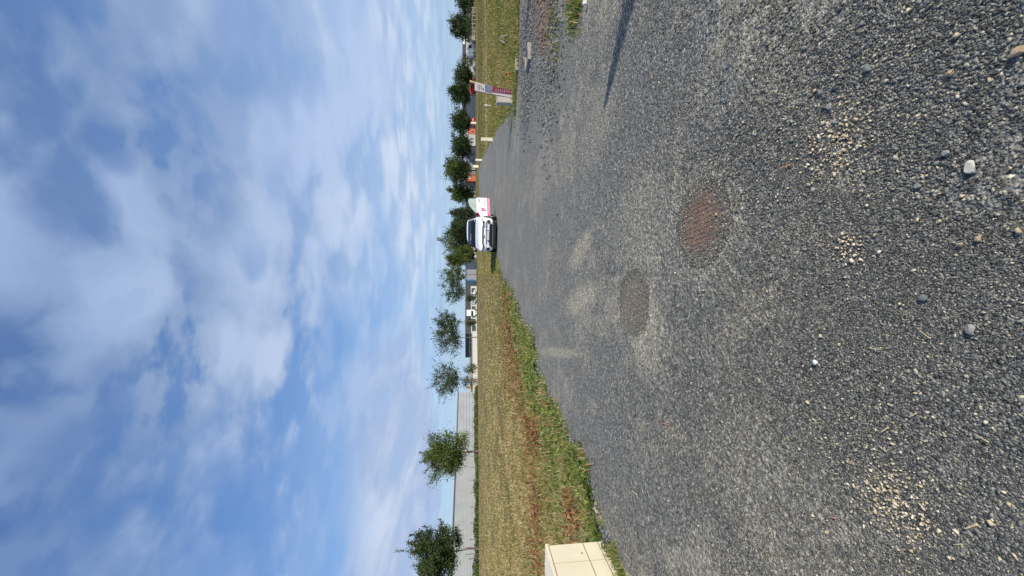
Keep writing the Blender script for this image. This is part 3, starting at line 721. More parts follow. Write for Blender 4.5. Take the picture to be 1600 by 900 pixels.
def bush(u, v, Y, hw, hh, label, pal=LEAF_DARK, seed=1, n=900):
    r = np.random.default_rng(seed); p = P3(u, v, Y); zg = terr(p.x, p.y); top = P3(u, v - hh, Y).z
    R = hw * Y / FPX; H = top - zg; root = empty('bush', (p.x, p.y, zg), 0, label, 'bush')
    c = r.normal(0, 1, (22, 3)); c /= np.linalg.norm(c, axis=1)[:, None]; c = c * np.array([R * .75, R * .75, H * .38]) + np.array([0, 0, H * .58])
    q = np.concatenate([r.normal(0, .28, (n // 22, 3)) * np.array([R, R, H * .4]) + k for k in c]); q = q[q[:, 2] > .02]
    link_mesh('foliage', leaf_mesh('foliage', q, max(.12, Y * .0030), pal, r), M['leaf'], root)
    mb = MB()
    for i in range(5): mb.tube((0, 0, -.05), tuple(c[i] * .8), .05, .02, 5, False)
    mb.build('stem', M['bark'], root)
    return root
bush(325, 745, 92, 8, 20, 'round clipped bush peeping over the low white wall, close to the grey warehouse', seed=5)
bush(303, 745, 86, 9, 22, 'larger round bush at the warehouse end of the low white wall', seed=6)
bush(436, 744, 100, 6, 17, 'small dark bush against the showroom fascia', seed=7)
bush(396, 744, 100, 6, 16, 'dark bush at one end of the showroom', seed=8)
bush(808, 739, 100, 9, 14, 'spreading bush in front of the long dark building', seed=9, pal=LEAF_MID)
bush(770, 740, 100, 12, 12, 'low green bush behind the leaning sign', seed=10, pal=LEAF_MID)
# hedge at the foot of the warehouse
def hedge():
    n = 16000; t = rng.random(n); a, b = Vector((-39.6, 47, 0)), Vector((-24.2, 94, 0))
    x = a.x + (b.x - a.x) * t + rng.normal(0, .35, n); y = a.y + (b.y - a.y) * t + rng.normal(0, .35, n)
    z = np.array([terr(p, q) for p, q in zip(x, y)]) + rng.random(n) * (.10 + 1.1 * fbm(x, y, .35))
    me = leaf_mesh('rough_hedge', np.stack([x, y, z], 1), .24, [(.09, .14, .03), (.12, .17, .04), (.15, .18, .06), (.07, .10, .025)], rng)
    tag(link_mesh('rough_hedge', me, M['leaf']), 'rough low green hedge and tall grass along the foot of the warehouse', None, None, 'stuff')
hedge()

# ------------------------------------------------------------------ buildings
def frame_from(a, b):
    d = (b - a); d.z = 0; L = d.length; rz = math.atan2(d.y, d.x); return L, rz
def building(name, label, a, b, depth, H, wall, roof, group=None, z0=None, fascia=0, ribs=0, ribmat=None, gable=0, cat='building', roofover=.25):
    """a, b: front corners left and right; local x runs along the front, y away from the viewer"""
    L, rz = frame_from(a, b); z = min(terr(a.x, a.y), terr(b.x, b.y)) if z0 is None else z0
    root = empty(name, (a.x, a.y, z), rz, label, cat, group)
    MB().box(0, L, 0, depth, -.5, H).build('wall', wall, root)
    if gable:
        mb = MB(); mb.poly([(-roofover, -roofover, H), (-roofover, depth + roofover, H), (-roofover, depth / 2, H + gable)], L + 2 * roofover, (1, 0, 0)); mb.build('roof', roof, root)
    else:
        MB().box(-roofover, L + roofover, -roofover, depth + roofover, H + .002, H + max(.18, fascia)).build('roof', roof, root)
    if ribs:
        mb = MB(); k = H / ribs
        for i in range(1, ribs): mb.box(.02, L - .02, -.03, -.002, i * k - .02, i * k + .02)
        mb.build('cladding_joint', ribmat or M['trim'], root)
    return root, L
def window(root, x0, x1, z0, z1, y=-.02):
    f = MB().box(x0 - .06, x1 + .06, y - .03, y + .015, z0 - .06, z1 + .06).build('window', M['frame_w'], root)
    MB().box(x0, x1, y - .05, y - .034, z0, z1).build('pane', M['winglass'], f)
def at(u, Y): p = P3(u, 740, Y); p.z = 0; return p
def topz(u, v, Y): return P3(u, v, Y).z
# pale ribbed warehouse, two walls
A0, A1, A2 = Vector((-53.2, 51, 0)), at(223, 105), at(288, 121)
Hs = topz(223, 714, 105)
zb = terr(A1.x, A1.y)
root, L = building('warehouse', 'long pale grey warehouse with horizontal ribbed cladding behind the two nearest trees', A0, A1, 30, Hs - zb, M['steelwall'], M['trim'], z0=zb, ribs=22, ribmat=mat('rib_grey', (.27, .285, .30), .5))
root, L = building('warehouse', 'darker blue grey warehouse section with wide smooth panels joining the pale ribbed one', A1 + Vector((.05, .1, 0)), A2, 24, topz(288, 716, 121) - terr(A2.x, A2.y), M['steelwall2'], M['trim'], z0=terr(A2.x, A2.y), ribs=7)
# wire fence with thin posts in front of it
fr = empty('wire_fence', (-37.5, 46, 0), 0, 'low wire fence on thin stakes along the far edge of the field by the warehouse', 'fence')
fa, fb = Vector((-38.2, 47, 0)), Vector((-22.4, 92, 0)); fl = []
for i in range(19):
    p = fa.lerp(fb, i / 18); q = Vector((p.x + 37.5, p.y - 46, terr(p.x, p.y))); fl.append(q)
    MB().tube(q + Vector((0, 0, -.1)), q + Vector((rng.normal(0, .04), 0, 1.35)), .05, .045, 6).build('fence_post', M['bark'], fr)
mb = MB()
for a, b in zip(fl[:-1], fl[1:]):
    for h in (.45, .85, 1.2): mb.tube(a + Vector((0, 0, h)), b + Vector((0, 0, h)), .008, .008, 4, False)
mb.build('wire', M['galv'], fr)
# low white wall with railing and pale canopies
a, b = at(285, 93), at(381, 108)
root, L = building('garden_wall', 'long low white wall running between the warehouse and the showroom', a, b, .3, topz(330, 737.5, 98) - terr(a.x, a.y), M['render_white'], M['concrete'], cat='wall', roofover=.03)
rl = empty('railing', (at(335, 112).x, 112, terr(at(335, 112).x, 112)), 0, 'thin dark rail above the low white wall', 'railing'); Lr = at(380, 112).x - at(335, 112).x
zt = topz(350, 733.5, 112) - rl.location.z
MB().tube((0, 0, zt), (Lr, 0, zt), .05, .05, 6).build('top_rail', M['trim'], rl)
for i in range(7): MB().tube((Lr * i / 6, 0, 0), (Lr * i / 6, 0, zt - .05), .04, .04, 6).build('post', M['trim'], rl)
def canopy(u0, u1, v0, v1, Y, label):
    p, q = P3(u0, v1, Y), P3(u1, v0, Y); zg = terr(p.x, Y); rt = empty('canopy', (p.x, Y, zg), 0, label, 'canopy')
    w = q.x - p.x; MB().poly([(0, 0, p.z - zg), (w, 0, p.z - zg), (w * .62, 0, q.z - zg), (w * .5, 0, q.z - zg)], 2.5, (0, 1, 0)).build('fabric', M['render_beige'], rt)
    for sx in (.06, .94): MB().box(w * sx - .04, w * sx + .04, .1, .18, -.1, p.z - zg - .002).build('leg', M['galv'], rt)
canopy(288, 297, 729, 736, 104, 'pointed cream canopy by the end of the warehouse')
canopy(308, 318, 733, 737, 106, 'pale canopy between the two round bushes')
def lamp_post(u, vt, Y, label):
    p = at(u, Y); zg = terr(p.x, Y); H = topz(u, vt, Y) - zg; rt = empty('lamp_post', (p.x, Y, zg), 0, label, 'lamp post')
    MB().tube((0, 0, 0), (0, 0, H), .07, .045, 8).build('pole', M['galv'], rt); MB().box(-.1, .55, -.08, .08, H - .06, H + .04).build('lamp_head', M['galv'], rt, bev=.02)
lamp_post(358, 715, 125, 'thin grey lamp post rising above the low white wall')
lamp_post(586, 712, 120, 'thin pale lamp post among the trees behind the open car door')
# showroom
a, b = at(379, 118), at(453, 130); z0 = terr(b.x, b.y); H = topz(416, 735, 124) - z0
root, L = building('showroom', 'low showroom with a deep dark fascia over white framed glazing', a, b, 14, H, M['render_white'], M['darkfascia'], z0=z0, fascia=topz(416, 727, 124) - topz(416, 735, 124))
for i in range(7):
    x0 = .8 + i * (L - 1.2) / 7; window(root, x0, x0 + (L - 1.2) / 7 - .5, .45, H - .35)
rt = empty('delivery_van', (at(411, 112).x, 112, terr(at(411, 112).x, 112)), 0, 'white box body van parked before the dark fascia of the showroom', 'van')
MB().box(-.85, .85, 0, 3.2, .5, 3.0).build('cargo_box', M['white_paint'], rt, bev=.05); MB().box(-.8, .8, -1.4, -.03, .4, 1.9).build('cab', M['white_paint'], rt, bev=.12)
MB().box(-.7, .7, -1.43, -1.405, 1.15, 1.7).build('windscreen', M['glass_dark'], rt)
for sx in (-.78, .78):
    for sy in (-.8, 2.4): MB().tube((sx - .1, sy, .35), (sx + .1, sy, .35), .35, .35, 14).build('wheel', M['rubber'], rt)
# grey shed with blue edge, white house
a, b = at(462, 150), at(499, 152); z0 = terr(a.x, a.y)
root, L = building('shed', 'tall mid grey shed with a blue corner strip, left of the parked car', a, b, 12, topz(480, 728, 151) - z0, M['grey_pan'], M['trim'], z0=z0, ribs=5)
MB().box(-.12, .35, -.09, -.04, .8, topz(480, 728, 151) - z0 + .1).build('corner_strip', M['blue'], root)
MB().box(L * .68, L * .95, -.08, -.035, 0, 2.4).build('sliding_door', M['frame_w'], root)
a, b = at(497, 132), at(511, 134); z0 = terr(a.x, a.y)
root, L = building('house', 'small white gabled house with two windows near the corner of the parked car', a, b, 7, topz(504, 729.5, 132) - z0, M['render_white'], M['slate'], z0=z0, gable=.9)
window(root, .7, 1.2, 2.2, 2.9); window(root, 1.9, 2.4, 1.0, 2.0)
a, b = at(512, 140), at(560, 142); z0 = terr(a.x, a.y)
building('annex', 'beige flat roofed annex half hidden behind the parked car', a, b, 8, topz(540, 735, 141) - z0, M['render_beige'], M['slate'], z0=z0)
# right of the car
a, b = at(560, 138), at(618, 136); z0 = terr(b.x, b.y); H = topz(600, 729, 137) - z0
root, L = building('workshop', 'grey clad workshop behind the open car door', a, b, 12, H, M['grey_pan'], M['trim'], z0=z0)
for i in range(3): window(root, 3.5 + i * 3, 4.9 + i * 3, .8, 1.8)
sg = empty('sign_board', (at(603, 118).x, 118, terr(at(603, 118).x, 118)), 0, 'small turquoise sign board beyond the end of the open car door', 'sign')
MB().box(-.7, .7, 0, .08, 1.2, 2.1).build('panel', M['teal'], sg); [MB().tube((s, .12, 0), (s, .12, 1.9), .04, .04, 6).build('post', M['galv'], sg) for s in (-.5, .5)]
a, b = at(617, 134), at(626, 134); z0 = terr(a.x, a.y); H = topz(620, 728, 134) - z0
root, L = building('kiosk', 'narrow orange red block with a white panel between two grey buildings', a, b, 5, H, M['brick'], M['trim'], z0=z0, roofover=.05)
MB().box(L * .35, L * .85, -.06, -.003, H * .50, H * .93).build('panel', M['frame_w'], root)
a, b = at(627, 136), at(671, 134); z0 = terr(b.x, b.y); H = topz(650, 729, 135) - z0
root, L = building('shed', 'long plain grey shed behind the cream posts', a, b, 14, H, M['grey_pan'], M['slate'], z0=z0)
for i in range(4): MB().box(L * (.1 + i * .22), L * (.1 + i * .22) + 1.2, -.05, -.003, 0, 1.7).build('shutter', M['steelwall'], root)
a, b = at(672, 128), at(690, 128); z0 = terr(a.x, a.y); H = topz(680, 724, 128) - z0
root, L = building('house', 'white gabled house joined to the orange red wing', a, b, 9, H, M['render_white'], M['slate'], z0=z0, roofover=.1)
window(root, L * .25, L * .4, .7, 1.7); window(root, L * .55, L * .68, .7, 1.7)
a, b = at(690.5, 128), at(699, 128); H = topz(694, 731, 128) - z0
root, L = building('wing', 'orange red rendered wing with grey pitched roof beside the white house', a, b, 8, H, M['brick'], M['slate'], z0=z0, gable=1.9, roofover=.1)
window(root, L * .3, L * .6, .6, 1.5)
a, b = at(699, 150), at(768, 150); z0 = terr(b.x, b.y)
building('block', 'dark low block behind the trees next to the leaning sign', a, b, 10, topz(730, 732, 150) - z0, M['darkfascia'], M['trim'], z0=z0)
a, b = at(765, 128), at(925, 150); z0 = terr(b.x, b.y); H = topz(840, 727.5, 135) - z0
root, L = building('office_building', 'long dark roofed office building with white lower walls at the far corner of the field', a, b, 14, H, M['steelwall'], M['darkfascia'], z0=z0, fascia=topz(840, 722.5, 135) - topz(840, 727.5, 135))
for i in range(13): window(root, 1 + i * L / 13.5, 1 + i * L / 13.5 + 1.5, .8, H - .5)
MB().box(L * .36, L * .46, -.36, -.26, H + .3, H + .9).build('sign_panel', M['frame_w'], root)
# lattice tower
p = at(495, 230); zg = terr(p.x, 230); H = topz(495, 697, 230) - zg; rt = empty('lattice_tower', (p.x, 230, zg), 0, 'slender steel lattice tower rising behind the small trees', 'tower'); mb = MB()
for sx in (-1, 1):
    for sy in (-1, 1): mb.tube((sx * .9, sy * .9, 0), (sx * .45, sy * .45, H), .07, .05, 5)
for i in range(14):
    z, z2 = H * i / 14, H * (i + 1) / 14; w_, w2 = .9 - .45 * i / 14, .9 - .45 * (i + 1) / 14
    for sy in (-1, 1): mb.tube((-w_, sy * w_, z), (w2, sy * w2, z2), .04, .04, 4); mb.tube((w_, sy * w_, z), (-w2, sy * w2, z2), .04, .04, 4)
mb.build('mast', M['galv'], rt)
for z in (H * .86, H * .93): MB().box(-1.2, 1.2, -1.2, 1.2, z, z + .12).build('platform', M['galv'], rt)

# ------------------------------------------------------------------ vehicles
def wheel(root, x, y, r=.32, w=.2):
    bm = bmesh.new(); n = 28; prof = [(r * .62, -w / 2), (r * .93, -w / 2), (r, -w * .36), (r, w * .36), (r * .93, w / 2), (r * .62, w / 2)]
    rows = [[bm.verts.new((o, math.cos(k * 6.28318 / n) * q, math.sin(k * 6.28318 / n) * q)) for k in range(n)] for q, o in prof]
    for i in range(6):
        for k in range(n): bm.faces.new((rows[i][k], rows[i][(k + 1) % n], rows[(i + 1) % 6][(k + 1) % n], rows[(i + 1) % 6][k]))
    bmesh.ops.recalc_face_normals(bm, faces=bm.faces); me = bpy.data.meshes.new('tyre'); bm.to_mesh(me); bm.free()
    wh = bpy.data.objects.new('wheel', None); col.objects.link(wh); wh.parent = root; wh.location = (x, y, r)
    link_mesh('tyre', me, M['rubber'], wh, True); s = 1 if x > 0 else -1; mb = MB()
    mb.tube((s * w * .1, 0, 0), (s * w * .14, 0, 0), r * .62, r * .62, 24); mb.tube((s * w * .1, 0, 0), (s * w * .5, 0, 0), r * .14, r * .1, 12)
    for k in range(5):
        a = k * 6.28318 / 5; mb.tube((s * w * .42, 0, 0), (s * w * .40, math.cos(a) * r * .62, math.sin(a) * r * .62), .04, .032, 6)
    mb.build('rim', M['alloy'], wh)
def car_body(sections, nm='body', mt=None, parent=None, sub=1):
    """loft of half-profiles: each section is (y, [(halfwidth, z), ...]) from bottom to top centre"""
    bm = bmesh.new(); rows = []
    for y, pr in sections:
        full = [(w, z) for w, z in pr] + [(-w, z) for w, z in reversed(pr) if w > 1e-4]
        rows.append([bm.verts.new((w, y, z)) for w, z in full])
    n = len(rows[0])
    for a, b in zip(rows[:-1], rows[1:]):
        for k in range(n): bm.faces.new((a[k], a[(k + 1) % n], b[(k + 1) % n], b[k]))
    bm.faces.new(rows[0]); bm.faces.new(list(reversed(rows[-1])))
    bmesh.ops.recalc_face_normals(bm, faces=bm.faces); me = bpy.data.meshes.new(nm); bm.to_mesh(me); bm.free()
    o = link_mesh(nm, me, mt, parent, True)
    if sub:
        md = o.modifiers.new('s', 'SUBSURF'); md.levels = sub; md.render_levels = sub
    return o
def sec(y, zb, zs, zt, w, wt):
    # bottom, sill, widest, shoulder, glass foot, roof edge, roof centre
    zr = zt - .05 if zt - zs > .2 else zt - .02
    return (y, [(w * .80, zb), (w * .97, zb + .06), (w, (zb + zs) * .55), (w * .985, zs - .03), (w * .94, zs), (wt, zr), (wt * .8, zt), (0.0001, zt + .015)])
def white_car():
    c = G(532, 777.5); R = empty('parked_car', (c.x, c.y, .004), -math.radians(13), 'white car facing the camera with its front door open, parked on the lane', 'car')
    car_body([sec(0.00, .24, .66, .70, .70, .50), sec(.05, .20, .76, .80, .80, .62), sec(.18, .19, .86, .90, .87, .70), sec(.55, .19, .93, .98, .89, .72), sec(1.0, .19, .99, 1.05, .895, .74), sec(1.22, .19, 1.01, 1.10, .895, .74),
              sec(1.6, .19, 1.02, 1.36, .895, .66), sec(1.95, .19, 1.03, 1.52, .895, .62), sec(2.4, .19, 1.03, 1.57, .895, .62), sec(3.2, .19, 1.04, 1.56, .895, .61), sec(3.75, .2, 1.04, 1.48, .88, .58), sec(4.0, .24, 1.0, 1.15, .85, .58), sec(4.08, .3, .9, .95, .78, .5)], parent=R, mt=M['white_paint'], sub=2)
    # windscreen lies just proud of the sloping front of the cabin
    def quadpatch(nm, pts, mt, th=.012, bev=0): return MB().poly(pts, th, (0, 0, 1)).build(nm, mt, R)
    n = 8; mb = MB(); V = []
    for j in range(2):
        for i in range(n + 1):
            s = i / n * 2 - 1; w = (.76, .60)[j]; y = (1.15, 1.76)[j] + .02 * s * s; z = (1.10, 1.475)[j] - (.02, .015)[j] * s * s
            V.append((s * w, y - .03, z + .03))
    mb.add(V, [(i, i + 1, n + 2 + i, n + 1 + i) for i in range(n)]); o = mb.build('windscreen', M['glass_dark'], R, smooth=True)
    md = o.modifiers.new('t', 'SOLIDIFY'); md.thickness = .012
    MB().box(-.42, -.05, 1.47, 1.475, 1.33, 1.36, ).build('sunshade', M['glass_pale'], R)
    for s in (-1, 1):   # side windows
        MB().poly([(s * .885, 1.55, 1.06), (s * .885, 3.0, 1.06), (s * .665, 2.95, 1.48), (s * .675, 2.02, 1.48)], .012, (s, 0, .3)).build('side_window', M['glass_dark'], R)
        MB().poly([(s * .885, 3.06, 1.06), (s * .87, 3.65, 1.10), (s * .65, 3.6, 1.40), (s * .665, 3.02, 1.48)], .012, (s, 0, .3)).build('quarter_window', M['glass_dark'], R)
        # headlamp: dark housing with a bright C-shaped strip
        hl = MB().poly([(s * .44, -.005, .74), (s * .70, .045, .765), (s * .845, .19, .83), (s * .83, .15, .70), (s * .68, .03, .66), (s * .50, .0, .685)], .035, (0, -1, .1)).build('headlight', M['lampdark'], R)
        MB().poly([(s * .50, -.05, .665), (s * .70, -.02, .655), (s * .84, .125, .71), (s * .835, .11, .66), (s * .70, -.03, .60), (s * .50, -.055, .61)], .02, (0, -1, 0)).build('light_strip', M['lamp'], hl)
        MB().poly([(s * .60, -.02, .38), (s * .77, .05, .40), (s * .79, .06, .52), (s * .66, -.0, .56)], .03, (0, -1, 0)).build('fog_light', M['blackp'], R)
        MB().poly([(s * .897, .55, .25), (s * .897, 1.15, .25), (s * .897, 1.17, .45), (s * .897, 1.05, .66), (s * .897, .85, .72), (s * .897, .65, .66), (s * .897, .53, .45)], .006, (s, 0, 0)).build('wheel_arch', M['blackp'], R)
        MB().poly([(s * .897, 3.1, .25), (s * .897, 3.7, .25), (s * .897, 3.72, .45), (s * .897, 3.6, .66), (s * .897, 3.4, .72), (s * .897, 3.2, .66), (s * .897, 3.08, .45)], .006, (s, 0, 0)).build('wheel_arch', M['blackp'], R)
        wheel(R, s * .83, .85); wheel(R, s * .83, 3.4)
        MB().box(s * .5 - .03, s * .5 + .03, 1.2, 3.1, 1.585, 1.60).build('roof_rail', M['blackp'], R) if False else None
    MB().box(-.47, .47, -.035, .02, .745, .785).build('grille_bar', M['blackp'], R, bev=.008)
    MB().tube((0, -.06, .755), (0, .0, .755), .065, .075, 4).build('emblem', M['alloy'], R)
    MB().box(-.45, .45, -.02, .02, .565, .592).build('upper_slot', M['blackp'], R)
    MB().poly([(-.62, -.005, .27), (.62, -.005, .27), (.52, -.02, .425), (-.52, -.02, .425)], .03, (0, -1, 0)).build('lower_grille', M['blackp'], R)
    pl = MB().box(-.27, .27, -.062, -.04, .44, .55).build('number_plate', M['plate'], R)
    for sx in (-.248, .248): MB().box(sx - .022, sx + .022, -.065, -.0625, .44, .55).build('plate_band', M['plate_blue'], pl)
    add_text('plate_text', 'GK-174-FA', .088, M['dkgrey_ink'], pl, (0, -.064, .495), (math.pi / 2, 0, 0), .001)
    MB().box(-.70, .70, -.0, .5, .10, .215).build('skid_plate_shade', M['blackp'], R)  # black chin block, also stands in for the shade under the bumper
    # closed side mirror
    mr = MB().box(-1.06, -.90, 1.42, 1.52, 1.00, 1.14).build('door_mirror', M['blackp'], R, bev=.03)
    bt = add_text('bonnet_lettering', 'Peric', .16, M['pink'], R, (-.45, .50, 1.01), (math.radians(9), 0, 0), .001)
    # flat black panel stands in for the shaded cabin inside the door aperture
    MB().poly([(.90, 1.40, .30), (.90, 2.40, .30), (.90, 2.40, 1.03), (.90, 1.40, 1.03)], .006, (1, 0, 0)).build('cabin_shade', M['blackp'], R)
    # the open door
    D = bpy.data.objects.new('front_door', None); col.objects.link(D); D.parent = R; D.location = (.905, 1.34, 0); D.rotation_euler = (0, 0, -math.radians(86) + math.pi / 2 - math.radians(0))
    # local door: x runs from hinge to rear edge, -y is the outer face
    D.rotation_euler = (0, 0, math.radians(90 - 66))
    D['label'] = 'open front door with magenta and grey lettering'
    MB().poly([(0, 0, .30), (1.05, 0, .32), (1.07, 0, .95), (1.05, 0, 1.06), (.04, 0, 1.02), (0, 0, .9)], .075, (0, 1, 0)).build('door_panel', M['white_paint'], D, bev=.012)
    MB().poly([(.12, .02, 1.03), (1.02, .02, 1.065), (1.0, .03, 1.46), (.84, .03, 1.50), (.58, .03, 1.42), (.36, .025, 1.25)], .012, (0, 1, 0)).build('door_glass', M['glass_pale'], D)
    mb = MB(); fp = [(.08, 1.02), (.34, 1.27), (.57, 1.45), (.84, 1.535), (1.04, 1.50), (1.055, 1.05)]
    for (x0, z0), (x1, z1) in zip(fp[:-1], fp[1:]): mb.tube((x0, .025, z0), (x1, .025, z1), .022, .022, 6)
    mb.build('window_frame', M['blackp'], D)
    MB().box(-.02, .12, -.20, -.02, .93, 1.12).build('door_mirror', M['blackp'], D, bev=.04)
    MB().box(.80, .98, -.03, -.003, .90, .93).build('handle', M['dkgrey_ink'], D)
    MB().poly([(.0, -.006, .325), (1.045, -.006, .34), (1.05, -.006, .47), (.0, -.006, .455)], .004, (0, 1, 0)).build('magenta_stripe', M['pink'], D)
    MB().poly([(.0, -.006, .84), (.30, -.006, .98), (.0, -.006, 1.01)], .004, (0, 1, 0)).build('magenta_stripe', M['pink'], D)
    rx = (math.pi / 2, 0, 0)
    add_text('slogan', "Construisons l'avenir", .105, M['plate'], D, (.56, -.008, .395), rx, .001, .001, .3)
    add_text('lettering', 'eric', .27, M['grey_ink'], D, (.76, -.004, .60), rx, .001)
    add_text('small_lettering', 'maisons', .085, M['grey_ink'], D, (.76, -.004, .735), rx, .001)
    add_text('logo', 'P', .36, M['pink'], D, (.38, -.004, .64), rx, .002, .014)
white_car()
def small_car(u, Y, rz, paint, label, s=1.0, van=False):
    p = at(u, Y); R = empty('parked_van' if van else 'parked_car', (p.x, Y, terr(p.x, Y)), rz, label, 'van' if van else 'car')
    ht = 1.95 if van else 1.48
    car_body([sec(0, .3, .7, .74, .7, .5), sec(.15, .2, .85, .9, .85, .68), sec(1.0, .2, .95, 1.02, .88, .7), sec(1.7, .2, 1.0, ht - .06, .88, .66 if not van else .78), sec(2.6, .2, 1.0, ht, .88, .64 if not van else .8),
              sec(3.6, .2, 1.0, ht - .04, .86, .6 if not van else .8), sec(4.1, .3, .95, 1.05 if not van else ht - .1, .8, .55 if not van else .76)], parent=R, mt=paint)
    for sd in (-1, 1):
        MB().box(sd * .90 - .01, sd * .90 + .01, 1.6, 3.3 if not van else 2.2, 1.0, ht - .22).build('side_window', M['glass_dark'], R)
        wheel(R, sd * .82, .8, .31); wheel(R, sd * .82, 3.3, .31)
    MB().poly([(-.6, 1.02, 1.06), (.6, 1.02, 1.06), (.52, 1.5, ht - .14), (-.52, 1.5, ht - .14)], .05, (0, -1, .4)).build('windscreen', M['glass_dark'], R)
small_car(712.5, 122, math.radians(5), M['red'], 'bright red car parked beyond the field beside a cream post')
small_car(836, 98, math.radians(85), M['white_paint'], 'white van parked before the long dark roofed building', van=True)
small_car(777, 100, math.radians(80), M['red'], 'dull red car near the top of the slanting wooden stake')
small_car(797, 104, math.radians(75), M['white_paint'], 'white car parked in front of the long dark roofed building')
small_car(446, 108, math.radians(70), M['white_paint'], 'white car parked at the showroom corner nearest the blue edged shed')

# rail fence far right
fa, fb = at(838, 82), at(888, 82); fr = empty('rail_fence', (fa.x, 82, terr(fa.x, 82)), 0, 'pale wooden rail fence on short posts in front of dark shrubs', 'fence'); L = fb.x - fa.x
for i in range(9): MB().box(L * i / 8 - .07, L * i / 8 + .07, 0, .12, -.4, 1.0).build('post', M['oldwood'], fr)
for h in (-.05, .75): MB().box(-.1, L + .1, -.06, -.003, h, h + .09).build('rail', M['oldwood'], fr)
bush(865, 737, 86, 26, 8, 'wide dark shrub mass behind the pale rail fence', seed=31, n=1500)

# ------------------------------------------------------------------ posts, cabinet, sign, covers
def marker_post(u, vb, vt, wpx, label, n=0):
    b = G(u, vb); s = (b.y * cp + HCAM * sp) / FPX; h = (vb - vt) * s; w = wpx * s
    R = empty('marker_post', b, .1 * (n - 1), label, 'bollard', 'cream marker posts along the lane')
    bm = bmesh.new(); d = w * .8
    MB().box(-w / 2, w / 2, 0, d, -.1, h - .03).build('shaft', M['post'], R, bev=.008)
    MB().poly([(-w / 2 - .01, -.012, h - .028), (-w / 2 - .01, d + .01, h - .028), (-w / 2 - .01, d + .01, h + .01), (-w / 2 - .01, -.012, h)], w + .02, (1, 0, 0)).build('cap', M['post'], R)
    MB().box(-w * .3, w * .3, -.006, -.002, h * .45, h * .85).build('access_panel', M['cream'], R)
marker_post(682, 770, 752, 5.2, 'nearest cream service post at the edge of the lane, taller and closer than the others')
marker_post(650, 753, 743, 3.2, 'slim cream post between the nearest post and the parked car', 1)
marker_post(640, 747, 739, 4.2, 'farthest wide cream post next to the slim one, above the far end of the lane', 2)
marker_post(708, 743.2, 736, 3.0, 'small cream post beside the bright red car', 3)

def cabinet():
    # right front edge stands at portrait (55, 944); the front runs towards the camera on the left
    e = G(55, 944.5); f = G(-6, 975); dr = (f - e).normalized(); s = (e.y * cp + HCAM * sp) / FPX
    Ht = P3(53, 852, e.y).z; Wd = 1.35
    rz = math.atan2(-dr.y, -dr.x)
    o = e + dr * Wd
    R = empty('service_cabinet', (o.x, o.y, 0), rz, 'large cream service cabinet with panel grooves at the edge of the lane', 'cabinet')
    MB().box(0, Wd, 0, .32, -.1, Ht - .035).build('housing', M['cream'], R, bev=.006)
    MB().box(-.012, Wd + .012, -.014, .335, Ht - .033, Ht).build('lid', M['cream'], R, bev=.006)
    mb = MB()
    for z in (Ht * .38, Ht * .125): mb.box(.012, Wd - .012, -.003, .0, z - .004, z + .004)
    mb.build('panel_groove', M['cream_groove'], R)
    dx = Wd - .27
    while dx > 0:
        MB().box(dx - .003, dx + .003, -.0025, .0, Ht * .13, Ht - .04).build('door_seam', M['cream_shade'], R); dx -= .40
    for (dx, z) in ((Wd - .16, Ht * .46),): MB().tube((dx, -.008, z), (dx, .0, z), .008, .008, 8).build('lock', M['mulch'], R)
M['cream_shade'] = mat('cream_seam', (.40, .35, .25), .7)
cabinet()

